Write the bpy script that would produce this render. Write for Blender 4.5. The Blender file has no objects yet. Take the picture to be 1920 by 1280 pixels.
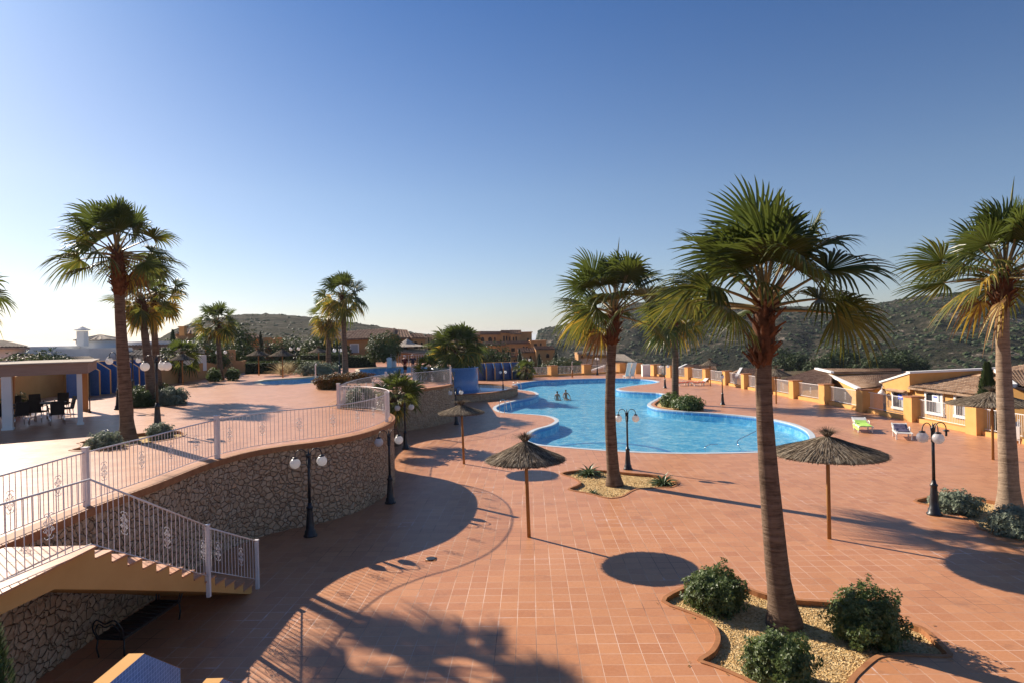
import bpy, math, random
from mathutils import Vector, Matrix, noise
from mathutils.geometry import tessellate_polygon
R_ = math.radians
SC = bpy.context.scene
COL = SC.collection
# ------------------------------------------------------------------ camera
FPX, PIT, ROLL, EYE = 1180.0, 0.0052, -0.0228, 5.5
FW = Vector((0, math.cos(PIT), -math.sin(PIT)))
_r = Vector((1, 0, 0)); _u = _r.cross(FW)
RT = _r * math.cos(ROLL) + _u * math.sin(ROLL)
UP = -_r * math.sin(ROLL) + _u * math.cos(ROLL)
CAM = Vector((0, 0, EYE))
cd = bpy.data.cameras.new('camera'); cam = bpy.data.objects.new('camera', cd); COL.objects.link(cam)
cd.sensor_width = 36; cd.lens = 36 * FPX / 1920; cd.clip_end = 20000; cd.clip_start = 0.1
cam.matrix_world = Matrix.Translation(CAM) @ Matrix((RT, UP, -FW)).transposed().to_4x4()
SC.camera = cam
# ------------------------------------------------------------------ sky and sun
SUN_EL, SUN_AZ = 29.5, -48.5          # azimuth from +Y towards +X
w = bpy.data.worlds.new('World'); SC.world = w; w.use_nodes = True
nt = w.node_tree; bg = nt.nodes['Background']
sky = nt.nodes.new('ShaderNodeTexSky'); sky.sky_type = 'NISHITA'; sky.sun_disc = False
sky.sun_elevation = R_(SUN_EL); sky.sun_rotation = R_(SUN_AZ)
sky.air_density = 1.0; sky.dust_density = 0.45; sky.ozone_density = 1.6; sky.altitude = 0
tint = nt.nodes.new('ShaderNodeMix'); tint.data_type = 'RGBA'; tint.blend_type = 'MULTIPLY'; tint.inputs[0].default_value = 1
tc = nt.nodes.new('ShaderNodeTexCoord'); sx_ = nt.nodes.new('ShaderNodeSeparateXYZ'); rp = nt.nodes.new('ShaderNodeValToRGB')
nt.links.new(tc.outputs['Generated'], sx_.inputs[0]); nt.links.new(sx_.outputs[2], rp.inputs[0]); nt.links.new(rp.outputs[0], tint.inputs[7])
e_ = rp.color_ramp.elements; e_[0].position = 0.0; e_[0].color = (.71, .73, .89, 1); e_[1].position = .5; e_[1].color = (.32, .515, .80, 1)   # air over the sea: pale low, deep blue high
e2 = e_.new(.22); e2.color = (.66, .72, .84, 1)
nt.links.new(sky.outputs[0], tint.inputs[6]); nt.links.new(tint.outputs[2], bg.inputs[0]); bg.inputs[1].default_value = 0.072
sl = bpy.data.lights.new('sun', 'SUN'); so = bpy.data.objects.new('sun', sl); COL.objects.link(so)
sl.energy = 5.0; sl.angle = R_(0.5); sl.color = (1.0, 0.88, 0.73)
SDIR = Vector((math.sin(R_(SUN_AZ)) * math.cos(R_(SUN_EL)), math.cos(R_(SUN_AZ)) * math.cos(R_(SUN_EL)), math.sin(R_(SUN_EL))))
so.rotation_euler = SDIR.to_track_quat('Z', 'Y').to_euler(); so.location = (-40, 40, 60)
SC.view_settings.view_transform = 'Standard'; SC.view_settings.look = 'None'
SC.view_settings.exposure = 0.80; SC.view_settings.gamma = 1.0

# ------------------------------------------------------------------ helpers
T = 2.48                               # height of the upper terrace
def ray(x, y): return FPX * FW + (x - 960) * RT - (y - 640) * UP
def G(x, y, z=0.0):
    d = ray(x, y); return CAM + d * ((z - EYE) / d.z)
def AY(x, y, Y):
    d = ray(x, y); return CAM + d * (Y / d.y)
def G2(x, y, z=0.0):
    v = G(x, y, z); return (v.x, v.y)
def tag(o, label=None, cat=None, group=None, kind=None):
    if label: o['label'] = label
    if cat: o['category'] = cat
    if group: o['group'] = group
    if kind: o['kind'] = kind
    return o
def thing(name, label, cat, loc=(0, 0, 0), rz=0, group=None):
    o = bpy.data.objects.new(name, None); COL.objects.link(o); o.empty_display_size = .2
    o.location = loc; o.rotation_euler = (0, 0, rz); return tag(o, label, cat, group)
def dup(root, loc, rz=None, label=None, group=None, s=None):
    def cp(o, par):
        c = o.copy(); COL.objects.link(c)
        if par: c.parent = par
        for k in list(o.children): cp(k, c)
        return c
    c = cp(root, None); c.location = loc
    if rz is not None: c.rotation_euler = (0, 0, rz)
    if s is not None: c.scale = (s, s, s)
    if label: c['label'] = label
    if group: c['group'] = group
    return c

class MB:
    def __init__(s): s.v = []; s.f = []; s.m = []; s.sm = []
    def add(s, vs, fs, mi=0, sm=False):
        b = len(s.v); s.v += [tuple(p) for p in vs]
        for f in fs: s.f.append([b + i for i in f]); s.m.append(mi); s.sm.append(sm)
    def box(s, c, d, rz=0, mi=0, top=1.0):
        x, y, z = d[0] / 2, d[1] / 2, d[2] / 2; M = Matrix.Rotation(rz, 3, 'Z'); c = Vector(c)
        vs = []
        for zz, k in ((-z, 1), (z, top)):
            for a, b in ((-x, -y), (x, -y), (x, y), (-x, y)): vs.append(c + M @ Vector((a * k, b * k, zz)))
        s.add(vs, [(3, 2, 1, 0), (4, 5, 6, 7), (0, 1, 5, 4), (1, 2, 6, 5), (2, 3, 7, 6), (3, 0, 4, 7)], mi); return s
    def tube(s, pts, r, n=8, mi=0, sm=True, cap=True, flat=1.0):
        pts = [Vector(p) for p in pts]; k = len(pts)
        rs = r if isinstance(r, (list, tuple)) else [r] * k
        vs = []; prev = None
        for i, p in enumerate(pts):
            t = (pts[min(i + 1, k - 1)] - pts[max(i - 1, 0)]).normalized()
            if prev is None:
                a = Vector((0, 0, 1)) if abs(t.z) < .9 else Vector((1, 0, 0))
                u = t.cross(a).normalized()
            else:
                u = (prev - t * prev.dot(t)).normalized()
            prev = u; w_ = t.cross(u)
            for j in range(n):
                a = 2 * math.pi * j / n
                vs.append(p + (u * math.cos(a) + w_ * math.sin(a) * flat) * rs[i])
        fs = [(i * n + j, i * n + (j + 1) % n, (i + 1) * n + (j + 1) % n, (i + 1) * n + j) for i in range(k - 1) for j in range(n)]
        if cap: fs += [tuple(range(n))[::-1], tuple((k - 1) * n + j for j in range(n))]
        s.add(vs, fs, mi, sm); return s
    def lathe(s, prof, c=(0, 0, 0), n=24, mi=0, sm=True, cap=True):
        vs = []; c = Vector(c)
        for r, z in prof:
            for j in range(n):
                a = 2 * math.pi * j / n; vs.append(c + Vector((r * math.cos(a), r * math.sin(a), z)))
        k = len(prof)
        fs = [(i * n + j, i * n + (j + 1) % n, (i + 1) * n + (j + 1) % n, (i + 1) * n + j) for i in range(k - 1) for j in range(n)]
        if cap and prof[0][0] > .002: fs.append(tuple(range(n))[::-1])
        if cap and prof[-1][0] > .002: fs.append(tuple((k - 1) * n + j for j in range(n)))
        s.add(vs, fs, mi, sm); return s
    def sphere(s, c, r, n=16, mi=0, sc=(1, 1, 1)):
        m = n // 2; vs = []; c = Vector(c)
        for i in range(m + 1):
            a = math.pi * i / m
            for j in range(n):
                b = 2 * math.pi * j / n
                vs.append(c + Vector((math.sin(a) * math.cos(b) * sc[0], math.sin(a) * math.sin(b) * sc[1], -math.cos(a) * sc[2])) * r)
        s.add(vs, [(i * n + j, i * n + (j + 1) % n, (i + 1) * n + (j + 1) % n, (i + 1) * n + j) for i in range(m) for j in range(n)], mi, True); return s
    def flat(s, rings, z, mi=0):
        rr = [[Vector((p[0], p[1], 0)) for p in r] for r in rings]
        tr = tessellate_polygon(rr); al = [p for r in rr for p in r]
        fs = []
        for t in tr:
            a, b, c = (al[i] for i in t)
            fs.append(t if (b - a).cross(c - a).z > 0 else t[::-1])
        s.add([(p.x, p.y, z) for p in al], fs, mi); return s
    def skirt(s, ring, z0, z1, mi=0, closed=True, sm=False):
        n = len(ring); k = n if closed else n - 1
        vs = [(p[0], p[1], z0) for p in ring] + [(p[0], p[1], z1) for p in ring]
        s.add(vs, [(i, (i + 1) % n, n + (i + 1) % n, n + i) for i in range(k)], mi, sm); return s
    def prism(s, poly, z0, z1, mi=0):
        s.flat([poly], z1, mi); s.flat([poly[::-1]], z0, mi)
        s.skirt(poly, z0, z1, mi); return s
    def slab(s, quad, th, mi=0):
        q = [Vector(p) for p in quad]; nrm = (q[1] - q[0]).cross(q[-1] - q[0]).normalized()
        if nrm.z < 0: nrm = -nrm; q = q[::-1]
        n = len(q); b = [p - nrm * th for p in q]
        s.add(q + b, [tuple(range(n)), tuple(range(n, 2 * n))[::-1]] + [(i, i + n, (i + 1) % n + n, (i + 1) % n) for i in range(n)], mi); return s
    def build(s, name, mats, parent=None):
        me = bpy.data.meshes.new(name); me.from_pydata(s.v, [], s.f)
        for m in (mats if isinstance(mats, (list, tuple)) else [mats]): me.materials.append(m)
        me.polygons.foreach_set('material_index', s.m); me.polygons.foreach_set('use_smooth', s.sm); me.update()
        o = bpy.data.objects.new(name, me); COL.objects.link(o)
        if parent: o.parent = parent
        return o

def smooth_ring(px, z=0.0, closed=True, sub=4, world=False):
    P = [Vector(p).to_2d() if world else Vector(G2(p[0], p[1], z)) for p in px]; n = len(P); out = []
    rng = range(n if closed else n - 1)
    for i in rng:
        if closed: a, b, c, d = P[i - 1], P[i], P[(i + 1) % n], P[(i + 2) % n]
        else: a, b, c, d = P[max(i - 1, 0)], P[i], P[i + 1], P[min(i + 2, n - 1)]
        for k in range(sub):
            t = k / sub
            out.append(0.5 * ((2 * b) + (c - a) * t + (2 * a - 5 * b + 4 * c - d) * t * t + (3 * b - a - 3 * c + d) * t ** 3))
    if not closed: out.append(P[-1])
    return [(p.x, p.y) for p in out]
def area(r): return sum(r[i - 1][0] * r[i][1] - r[i][0] * r[i - 1][1] for i in range(len(r))) / 2
def offset(r, d, closed=True):          # outward for a counter-clockwise ring
    n = len(r); out = []
    if closed and area(r) < 0: d = -d
    for i in range(n):
        a = Vector(r[i - 1]) if (closed or i) else Vector(r[i]); c = Vector(r[(i + 1) % n]) if (closed or i < n - 1) else Vector(r[i])
        t = (c - a).normalized(); out.append((r[i][0] + t.y * d, r[i][1] - t.x * d))
    return out

def resample(P, step):
    out = [P[0]]; acc = 0
    for i in range(1, len(P)):
        a, b = P[i - 1], P[i]; d = (b - a).length; x = step - acc
        while x <= d: out.append(a + (b - a) * x / d); x += step
        acc = d - (x - step)
    return out
# ------------------------------------------------------------------ materials
def mat(name, col=(.5, .5, .5), rough=.7, spec=.3, metal=0.0):
    m = bpy.data.materials.new(name); m.use_nodes = True
    b = m.node_tree.nodes['Principled BSDF']; b.inputs['Base Color'].default_value = (*col, 1)
    b.inputs['Roughness'].default_value = rough; b.inputs['Specular IOR Level'].default_value = spec; b.inputs['Metallic'].default_value = metal
    return m
class N:
    def __init__(s, m): s.t = m.node_tree; s.b = s.t.nodes['Principled BSDF']
    def n(s, ty, **k):
        x = s.t.nodes.new('ShaderNode' + ty)
        for a, v in k.items(): setattr(x, a, v)
        return x
    def l(s, a, b): s.t.links.new(a, b)
    def pos(s, rz=0, sc=(1, 1, 1), obj=False):
        mp = s.n('Mapping'); mp.inputs['Rotation'].default_value = (0, 0, rz); mp.inputs['Scale'].default_value = sc
        if obj: s.l(s.n('TexCoord').outputs['Object'], mp.inputs[0])
        else: s.l(s.n('NewGeometry').outputs['Position'], mp.inputs[0])
        return mp.outputs[0]
    def noise(s, co, scale, det=4, rough=.6):
        x = s.n('TexNoise'); x.inputs['Scale'].default_value = scale; x.inputs['Detail'].default_value = det; x.inputs['Roughness'].default_value = rough
        s.l(co, x.inputs['Vector']); return x.outputs['Fac']
    def ramp(s, fac, st):
        x = s.n('ValToRGB'); e = x.color_ramp.elements
        while len(e) < len(st): e.new(.5)
        for i, (p, c) in enumerate(st): e[i].position = p; e[i].color = (*c, 1) if len(c) == 3 else c
        s.l(fac, x.inputs[0]); return x.outputs[0]
    def mix(s, f, a, b, ty='MIX'):
        x = s.n('Mix', data_type='RGBA', blend_type=ty)
        for i, v in ((0, f), (6, a), (7, b)):
            if isinstance(v, (int, float)): x.inputs[i].default_value = v
            elif isinstance(v, tuple): x.inputs[i].default_value = (*v, 1)
            else: s.l(v, x.inputs[i])
        return x.outputs[2]
    def math(s, op, a, b=0.0):
        x = s.n('Math', operation=op)
        for i, v in ((0, a), (1, b)):
            if isinstance(v, (int, float)): x.inputs[i].default_value = v
            else: s.l(v, x.inputs[i])
        return x.outputs[0]
    def bump(s, h, st=.5, dist=.02):
        x = s.n('Bump'); x.inputs['Strength'].default_value = st; x.inputs['Distance'].default_value = dist
        s.l(h, x.inputs['Height']); s.l(x.outputs[0], s.b.inputs['Normal'])

def m_noise(name, c1, c2, scale, rough=.8, spec=.2, bump=0, obj=False, det=5, sc=(1, 1, 1), dist=.02):
    m = mat(name, c1, rough, spec); g = N(m); co = g.pos(obj=obj, sc=sc)
    f = g.noise(co, scale, det)
    g.l(g.ramp(f, [(.3, c1), (.7, c2)]), g.b.inputs['Base Color'])
    if bump: g.bump(f, bump, dist)
    return m

def m_tile():
    m = mat('terracotta_tiles', rough=.4, spec=.36); g = N(m); co = g.pos(rz=.028)
    br = g.n('TexBrick'); br.offset = 0; br.squash = 1
    for k, v in (('Scale', 1), ('Brick Width', .364), ('Row Height', .364), ('Mortar Size', .0074), ('Mortar Smooth', .2), ('Bias', 0)): br.inputs[k].default_value = v
    br.inputs['Color1'].default_value = (.39, .15, .058, 1); br.inputs['Color2'].default_value = (.56, .255, .105, 1)
    g.l(co, br.inputs['Vector'])
    n1 = g.noise(co, 14, 5, .7); n2 = g.noise(co, .22, 4, .6); n3 = g.noise(co, 1.6, 4, .65)
    c = g.mix(.42, br.outputs['Color'], g.ramp(n1, [(.25, (.34, .135, .055)), (.5, (.47, .20, .085)), (.75, (.60, .29, .13))]))
    c = g.mix(g.ramp(n3, [(.3, (0, 0, 0)), (.8, (.45, .45, .45))]), c, (.48, .24, .125))
    c = g.mix(g.ramp(n2, [(.45, (0, 0, 0)), (.7, (.4, .4, .4))]), c, (.44, .21, .10))
    grout = g.ramp(g.noise(co, .5, 3), [(.35, (.20, .10, .06)), (.5, (.52, .31, .19)), (.74, (.68, .48, .35))])
    c = g.mix(br.outputs['Fac'], c, grout)
    # whitish lime bloom along some joints
    b2 = g.n('TexBrick'); b2.offset = 0
    for k, v in (('Scale', 1), ('Brick Width', .364), ('Row Height', .364), ('Mortar Size', .03), ('Mortar Smooth', 1)): b2.inputs[k].default_value = v
    g.l(co, b2.inputs['Vector'])
    ef = g.math('MULTIPLY', g.ramp(g.noise(co, .30, 2), [(.54, (0, 0, 0)), (.66, (1, 1, 1))]), g.ramp(g.noise(co, 2.2, 5, .7), [(.48, (0, 0, 0)), (.66, (1, 1, 1))]))
    c = g.mix(g.math('MULTIPLY', g.math('MULTIPLY', ef, b2.outputs['Fac']), .75), c, (.74, .62, .54))
    c = g.mix(g.ramp(g.noise(co, .75, 6, .75), [(.57, (0, 0, 0)), (.68, (.38, .38, .38))]), c, (.22, .105, .06))
    b3 = g.n('TexBrick'); b3.offset = 0
    for k, v in (('Scale', 1), ('Brick Width', .364), ('Row Height', .364), ('Mortar Size', 0.0), ('Bias', -.9)): b3.inputs[k].default_value = v
    b3.inputs['Color1'].default_value = (0, 0, 0, 1); b3.inputs['Color2'].default_value = (1, 1, 1, 1); g.l(g.pos(rz=.028), b3.inputs['Vector'])
    c = g.mix(g.math('MULTIPLY', g.ramp(b3.outputs['Color'], [(.70, (0, 0, 0)), (.72, (1, 1, 1))]), .35), c, (.30, .13, .065))
    c = g.mix(1.0, c, (1.10, 1.11, 1.2), 'MULTIPLY')
    g.l(c, g.b.inputs['Base Color'])
    rr = g.math('ADD', g.math('MULTIPLY', n3, .22), g.math('ADD', .30, g.math('MULTIPLY', br.outputs['Fac'], .35)))
    g.l(rr, g.b.inputs['Roughness'])
    h = g.math('SUBTRACT', g.math('MULTIPLY', n1, .15), br.outputs['Fac'])
    g.bump(h, .5, .004)
    return m
def m_mosaic(name, c1, c2, sz=.05, rough=.25):
    m = mat(name, c1, rough, .5); g = N(m)
    geo = g.n('NewGeometry'); sp = g.n('SeparateXYZ'); g.l(geo.outputs['Position'], sp.inputs[0])
    cb = g.n('CombineXYZ'); g.l(g.math('ADD', sp.outputs[0], sp.outputs[1]), cb.inputs[0]); g.l(sp.outputs[2], cb.inputs[1])
    br = g.n('TexBrick'); br.offset = 0
    for k, v in (('Scale', 1), ('Brick Width', sz), ('Row Height', sz), ('Mortar Size', sz * .06), ('Mortar Smooth', .1)): br.inputs[k].default_value = v
    br.inputs['Color1'].default_value = (*c1, 1); br.inputs['Color2'].default_value = (*c2, 1); br.inputs['Mortar'].default_value = (*[min(1, c * 1.5 + .06) for c in c2], 1)
    g.l(cb.outputs[0], br.inputs['Vector'])
    n = g.noise(g.pos(), 2.5, 4)
    g.l(g.mix(g.math('MULTIPLY', n, .35), br.outputs['Color'], tuple(c * .6 for c in c1)), g.b.inputs['Base Color'])
    return m
def m_stone():
    m = mat('rubble_stone', rough=.9, spec=.15); g = N(m); co = g.pos(sc=(1, 1, 1.1))
    wn = g.n('TexNoise'); wn.inputs['Scale'].default_value = 2.5; g.l(co, wn.inputs['Vector'])
    co2 = g.n('VectorMath', operation='ADD'); sc = g.n('VectorMath', operation='SCALE'); sc.inputs['Scale'].default_value = .22
    g.l(wn.outputs['Color'], sc.inputs[0]); g.l(co, co2.inputs[0]); g.l(sc.outputs[0], co2.inputs[1])
    v1 = g.n('TexVoronoi'); v1.inputs['Scale'].default_value = 6.2; v1.inputs['Randomness'].default_value = .9; g.l(co2.outputs[0], v1.inputs['Vector'])
    v2 = g.n('TexVoronoi', feature='DISTANCE_TO_EDGE'); v2.inputs['Scale'].default_value = 6.2; v2.inputs['Randomness'].default_value = .9; g.l(co2.outputs[0], v2.inputs['Vector'])
    n = g.noise(co, 9, 6, .7)
    sp = g.n('SeparateColor'); g.l(v1.outputs['Color'], sp.inputs[0])
    c = g.ramp(sp.outputs[0], [(0, (.38, .23, .13)), (.3, (.52, .36, .22)), (.6, (.64, .47, .31)), (.85, (.50, .38, .27)), (1, (.66, .42, .24))])
    c = g.mix(.55, c, g.ramp(n, [(.3, (.30, .19, .12)), (.7, (.64, .48, .33))]))
    e = g.ramp(v2.outputs['Distance'], [(.0, (0, 0, 0)), (.012, (.5, .5, .5)), (.036, (1, 1, 1))])
    c = g.mix(e, (.20, .135, .095), c)
    g.l(c, g.b.inputs['Base Color'])
    h = g.math('ADD', g.ramp(v2.outputs['Distance'], [(0, (0, 0, 0)), (.05, (.62, .62, .62)), (.2, (.85, .85, .85))]), g.math('ADD', g.math('MULTIPLY', n, .22), g.math('MULTIPLY', sp.outputs[1], .35)))
    g.bump(g.math('ADD', h, g.math('MULTIPLY', n, .5)), .7, .03)
    dp = g.n('Displacement'); dp.inputs['Scale'].default_value = .042; dp.inputs['Midlevel'].default_value = .9; g.l(h, dp.inputs['Height']); g.l(dp.outputs[0], m.node_tree.nodes['Material Output'].inputs['Displacement'])
    m.displacement_method = 'BOTH'
    return m
def m_water(name, tint, rip=1.0):
    m = mat(name); g = N(m); t = g.t
    co = g.pos(sc=(1, 1.0, 1))
    b = g.n('Bump'); b.inputs['Strength'].default_value = .9 * rip; b.inputs['Distance'].default_value = .12
    h = g.math('ADD', g.noise(g.pos(sc=(1.0, 1.9, 1)), 2.2, 3, .55), g.math('MULTIPLY', g.noise(co, 6, 2), .35))
    g.l(h, b.inputs['Height'])
    tr = g.n('BsdfTransparent'); tr.inputs[0].default_value = (*tint, 1)
    gl = g.n('BsdfGlossy'); gl.inputs['Roughness'].default_value = .04; g.l(b.outputs[0], gl.inputs['Normal'])
    fr = g.n('Fresnel'); fr.inputs[0].default_value = 1.33; g.l(b.outputs[0], fr.inputs['Normal'])
    mx = g.n('MixShader'); f = g.math('MULTIPLY', fr.outputs[0], .5)
    g.l(f, mx.inputs[0]); g.l(tr.outputs[0], mx.inputs[1]); g.l(gl.outputs[0], mx.inputs[2])
    t.links.new(mx.outputs[0], t.nodes['Material Output'].inputs[0])
    return m
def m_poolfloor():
    m = mat('pool_mosaic_ripple_light', rough=.5, spec=.2); g = N(m); co = g.pos()
    # wavering ripple light painted into the colour of the pale blue mosaic
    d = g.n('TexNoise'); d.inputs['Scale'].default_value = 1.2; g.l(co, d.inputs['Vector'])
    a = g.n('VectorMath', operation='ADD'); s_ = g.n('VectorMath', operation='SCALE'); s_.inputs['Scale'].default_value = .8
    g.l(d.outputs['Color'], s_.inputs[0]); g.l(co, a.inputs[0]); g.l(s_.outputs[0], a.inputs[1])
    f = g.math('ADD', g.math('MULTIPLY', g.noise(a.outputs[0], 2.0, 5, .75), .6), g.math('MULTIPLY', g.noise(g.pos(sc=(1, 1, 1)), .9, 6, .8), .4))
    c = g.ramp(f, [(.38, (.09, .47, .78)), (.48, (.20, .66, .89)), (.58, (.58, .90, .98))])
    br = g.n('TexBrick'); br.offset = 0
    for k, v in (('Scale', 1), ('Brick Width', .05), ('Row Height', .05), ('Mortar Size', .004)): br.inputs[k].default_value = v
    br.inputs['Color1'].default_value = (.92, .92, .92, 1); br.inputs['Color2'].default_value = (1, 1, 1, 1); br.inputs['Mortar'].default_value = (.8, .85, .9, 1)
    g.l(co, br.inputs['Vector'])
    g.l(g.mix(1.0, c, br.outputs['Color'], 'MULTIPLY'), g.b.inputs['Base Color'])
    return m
def m_leaf(name, c1, c2, scale=3, rough=.45, trans=.3, spec=.4, obj=True):
    m = mat(name, c1, rough, spec); g = N(m); co = g.pos(obj=obj)
    c = g.ramp(g.noise(co, scale, 3), [(.3, c1), (.7, c2)])
    g.l(c, g.b.inputs['Base Color'])
    tl = g.n('BsdfTranslucent'); g.l(g.mix(.35, c, tuple(min(1, k * 1.6) for k in c2)), tl.inputs[0])
    mx = g.n('MixShader'); mx.inputs[0].default_value = trans
    g.l(g.b.outputs[0], mx.inputs[1]); g.l(tl.outputs[0], mx.inputs[2]); g.l(mx.outputs[0], g.t.nodes['Material Output'].inputs[0])
    return m
def m_trunk(name, c1, c2):
    m = mat(name, rough=.9, spec=.1); g = N(m); co = g.pos(obj=True)
    rings = g.noise(g.pos(obj=True, sc=(1.2, 1.2, 14)), 1.6, 4, .7); n = g.noise(co, 6, 5, .7)
    f = g.math('ADD', g.math('MULTIPLY', rings, .65), g.math('MULTIPLY', n, .35))
    g.l(g.ramp(f, [(.32, c1), (.62, c2)]), g.b.inputs['Base Color']); g.bump(f, .9, .05)
    return m
def m_roof(name, c1, c2, c3):
    m = mat(name, rough=.9, spec=.15); g = N(m); co = g.pos()
    v = g.n('TexVoronoi'); v.inputs['Scale'].default_value = 3.2; g.l(co, v.inputs['Vector'])
    sp = g.n('SeparateColor'); g.l(v.outputs['Color'], sp.inputs[0])
    c = g.ramp(sp.outputs[0], [(0, c1), (.45, c2), (1, c3)])
    g.l(g.mix(g.noise(co, 1.3, 4), c, tuple(k * .55 for k in c2)), g.b.inputs['Base Color'])
    g.bump(sp.outputs[1], .5, .04)
    return m
def m_thatch():
    m = mat('thatch', rough=.95, spec=.08); g = N(m); co = g.pos(obj=True)
    n = g.noise(co, 38, 3, .7); n2 = g.noise(co, 5, 3)
    c = g.ramp(n, [(.3, (.075, .055, .038)), (.5, (.22, .165, .115)), (.75, (.42, .34, .25))])
    g.l(g.mix(g.math('MULTIPLY', n2, .6), c, (.13, .1, .07)), g.b.inputs['Base Color']); g.bump(n, .8, .02)
    return m

M = {}
M['tile'] = m_tile()
M['stone'] = m_stone()
M['ochre'] = m_noise('ochre_render', (.62, .33, .11), (.70, .39, .14), 1.4, .9, .15, .25, det=6)
M['ochre2'] = m_noise('brown_ochre_render', (.46, .24, .10), (.56, .31, .13), .8, .9, .15)
M['ochre3'] = m_noise('tan_render', (.46, .25, .11), (.55, .31, .15), .5, .9, .15)
M['white'] = m_noise('white_render', (.72, .71, .68), (.80, .79, .76), 1.2, .85, .2)
M['trim'] = m_noise('white_trim', (.78, .76, .72), (.85, .83, .8), 3, .7, .3)
M['rail'] = m_noise('white_painted_iron', (.70, .64, .62), (.80, .76, .74), 5, .4, .5)
M['iron'] = m_noise('black_iron', (.012, .013, .016), (.03, .03, .034), 8, .38, .5)
M['globe'] = mat('opal_globe', (.86, .84, .82), .2, .5); M['globe'].node_tree.nodes['Principled BSDF'].inputs['Subsurface Weight'].default_value = .35
M['globe'].node_tree.nodes['Principled BSDF'].inputs['Subsurface Scale'].default_value = .1
M['globe'] = m_leaf('opal_globe', (.86, .84, .82), (.88, .86, .84), 1, .25, .5, .5)
M['blue'] = m_mosaic('blue_mosaic', (.035, .115, .32), (.055, .155, .40))
M['lblue'] = m_mosaic('pale_blue_mosaic', (.10, .21, .42), (.14, .27, .50))
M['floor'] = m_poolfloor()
M['dark_band'] = m_mosaic('band_blue_mosaic', (.07, .28, .62), (.10, .34, .68), .05, .4)
M['water'] = m_water('pool_water', (.86, .965, .99))
M['water2'] = m_water('terrace_water', (.55, .75, .88), .8)
M['coping'] = m_noise('pool_coping_stone', (.42, .50, .57), (.60, .62, .62), 3, .6, .3)
M['sandcoping'] = m_noise('cream_coping', (.62, .50, .34), (.72, .60, .43), 2, .7, .3)
M['curb'] = m_noise('clay_curb', (.30, .12, .05), (.42, .19, .08), 5, .7, .3, .3)
M['frond'] = m_leaf('fan_leaf_green', (.034, .056, .012), (.100, .125, .022), 1.1, .38, .34, .38)
M['frond2'] = m_leaf('fan_leaf_olive', (.10, .125, .022), (.19, .18, .03), 1.3, .42, .35, .4)
M['frondy'] = m_leaf('fan_leaf_yellow', (.30, .20, .03), (.46, .31, .045), 1.5, .5, .35, .3)
M['frondb'] = m_leaf('fan_leaf_dead', (.15, .075, .03), (.26, .15, .07), 3, .8, .15, .1)
M['petiole'] = m_noise('petiole', (.16, .13, .045), (.28, .20, .08), 3, .5, .4, obj=True)
M['boots'] = m_noise('leaf_bases', (.055, .022, .012), (.17, .075, .038), 7, .85, .15, .6, obj=True)
M['trunk'] = m_trunk('palm_trunk', (.065, .042, .028), (.22, .15, .105))
M['trunk_pale'] = m_trunk('palm_trunk_pale', (.16, .11, .075), (.38, .28, .20))
M['bark'] = m_noise('bark', (.06, .045, .03), (.14, .1, .07), 6, .9, .1, .5, obj=True)
M['shrub'] = m_leaf('shrub_leaf', (.050, .088, .022), (.15, .20, .065), 5, .42, .34, .45)
M['shrub_grey'] = m_leaf('silver_shrub_leaf', (.13, .16, .115), (.26, .30, .21), 4, .6, .2, .3)
M['shrub_red'] = m_leaf('lantana_leaf', (.05, .07, .015), (.20, .08, .015), 3, .5, .2, .3)
M['hedge'] = m_leaf('hedge_leaf', (.03, .05, .014), (.08, .11, .03), 3, .5, .2, .3)
M['cypress'] = m_leaf('cypress_leaf', (.010, .022, .010), (.028, .045, .018), 3, .6, .1, .2)
M['pine'] = m_leaf('pine_leaf', (.022, .042, .014), (.060, .085, .028), .5, .6, .15, .2)
M['agave'] = m_leaf('agave_leaf', (.06, .10, .05), (.15, .20, .09), 3, .4, .1, .4)
M['grass_dry'] = m_leaf('plume_grass', (.30, .24, .13), (.5, .42, .26), 3, .8, .3, .1)
M['thatch'] = m_thatch(); M['thatch_l'] = m_noise('pale_straw', (.26, .21, .15), (.46, .38, .28), 6, .95, .05, obj=True); M['thatch_d'] = m_noise('dark_straw', (.035, .024, .016), (.11, .08, .055), 6, .95, .05, obj=True)
M['pole'] = m_noise('wood_pole', (.26, .12, .035), (.42, .22, .07), 9, .6, .3, .2, obj=True, sc=(1, 1, .12))
M['roof_pink'] = m_roof('clay_roof', (.20, .12, .085), (.36, .22, .15), (.50, .36, .26))
M['roof_warm'] = m_roof('clay_roof_warm', (.26, .15, .09), (.48, .31, .20), (.62, .46, .33))
M['roof_white'] = m_roof('pale_roof', (.34, .27, .21), (.50, .42, .34), (.66, .58, .48))
M['glass'] = mat('window_glass', (.03, .035, .04), .08, .6)
M['dark'] = mat('dark_opening', (.045, .028, .02), .8, .2)
M['shutter'] = mat('pale_shutter', (.42, .45, .47), .5, .3)
M['wicker'] = m_noise('dark_wicker', (.012, .010, .010), (.035, .03, .028), 30, .6, .3)
M['plastic'] = mat('white_plastic', (.80, .78, .73), .35, .5)
M['steel'] = mat('steel_tube', (.55, .57, .6), .22, .5, 1.0)
M['pergola'] = m_noise('pergola_boards', (.30, .20, .15), (.38, .26, .20), 2, .7, .3, sc=(1, 1, 12))
M['curbside'] = m_noise('bed_side', (.22, .10, .05), (.3, .14, .07), 5, .8)

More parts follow.
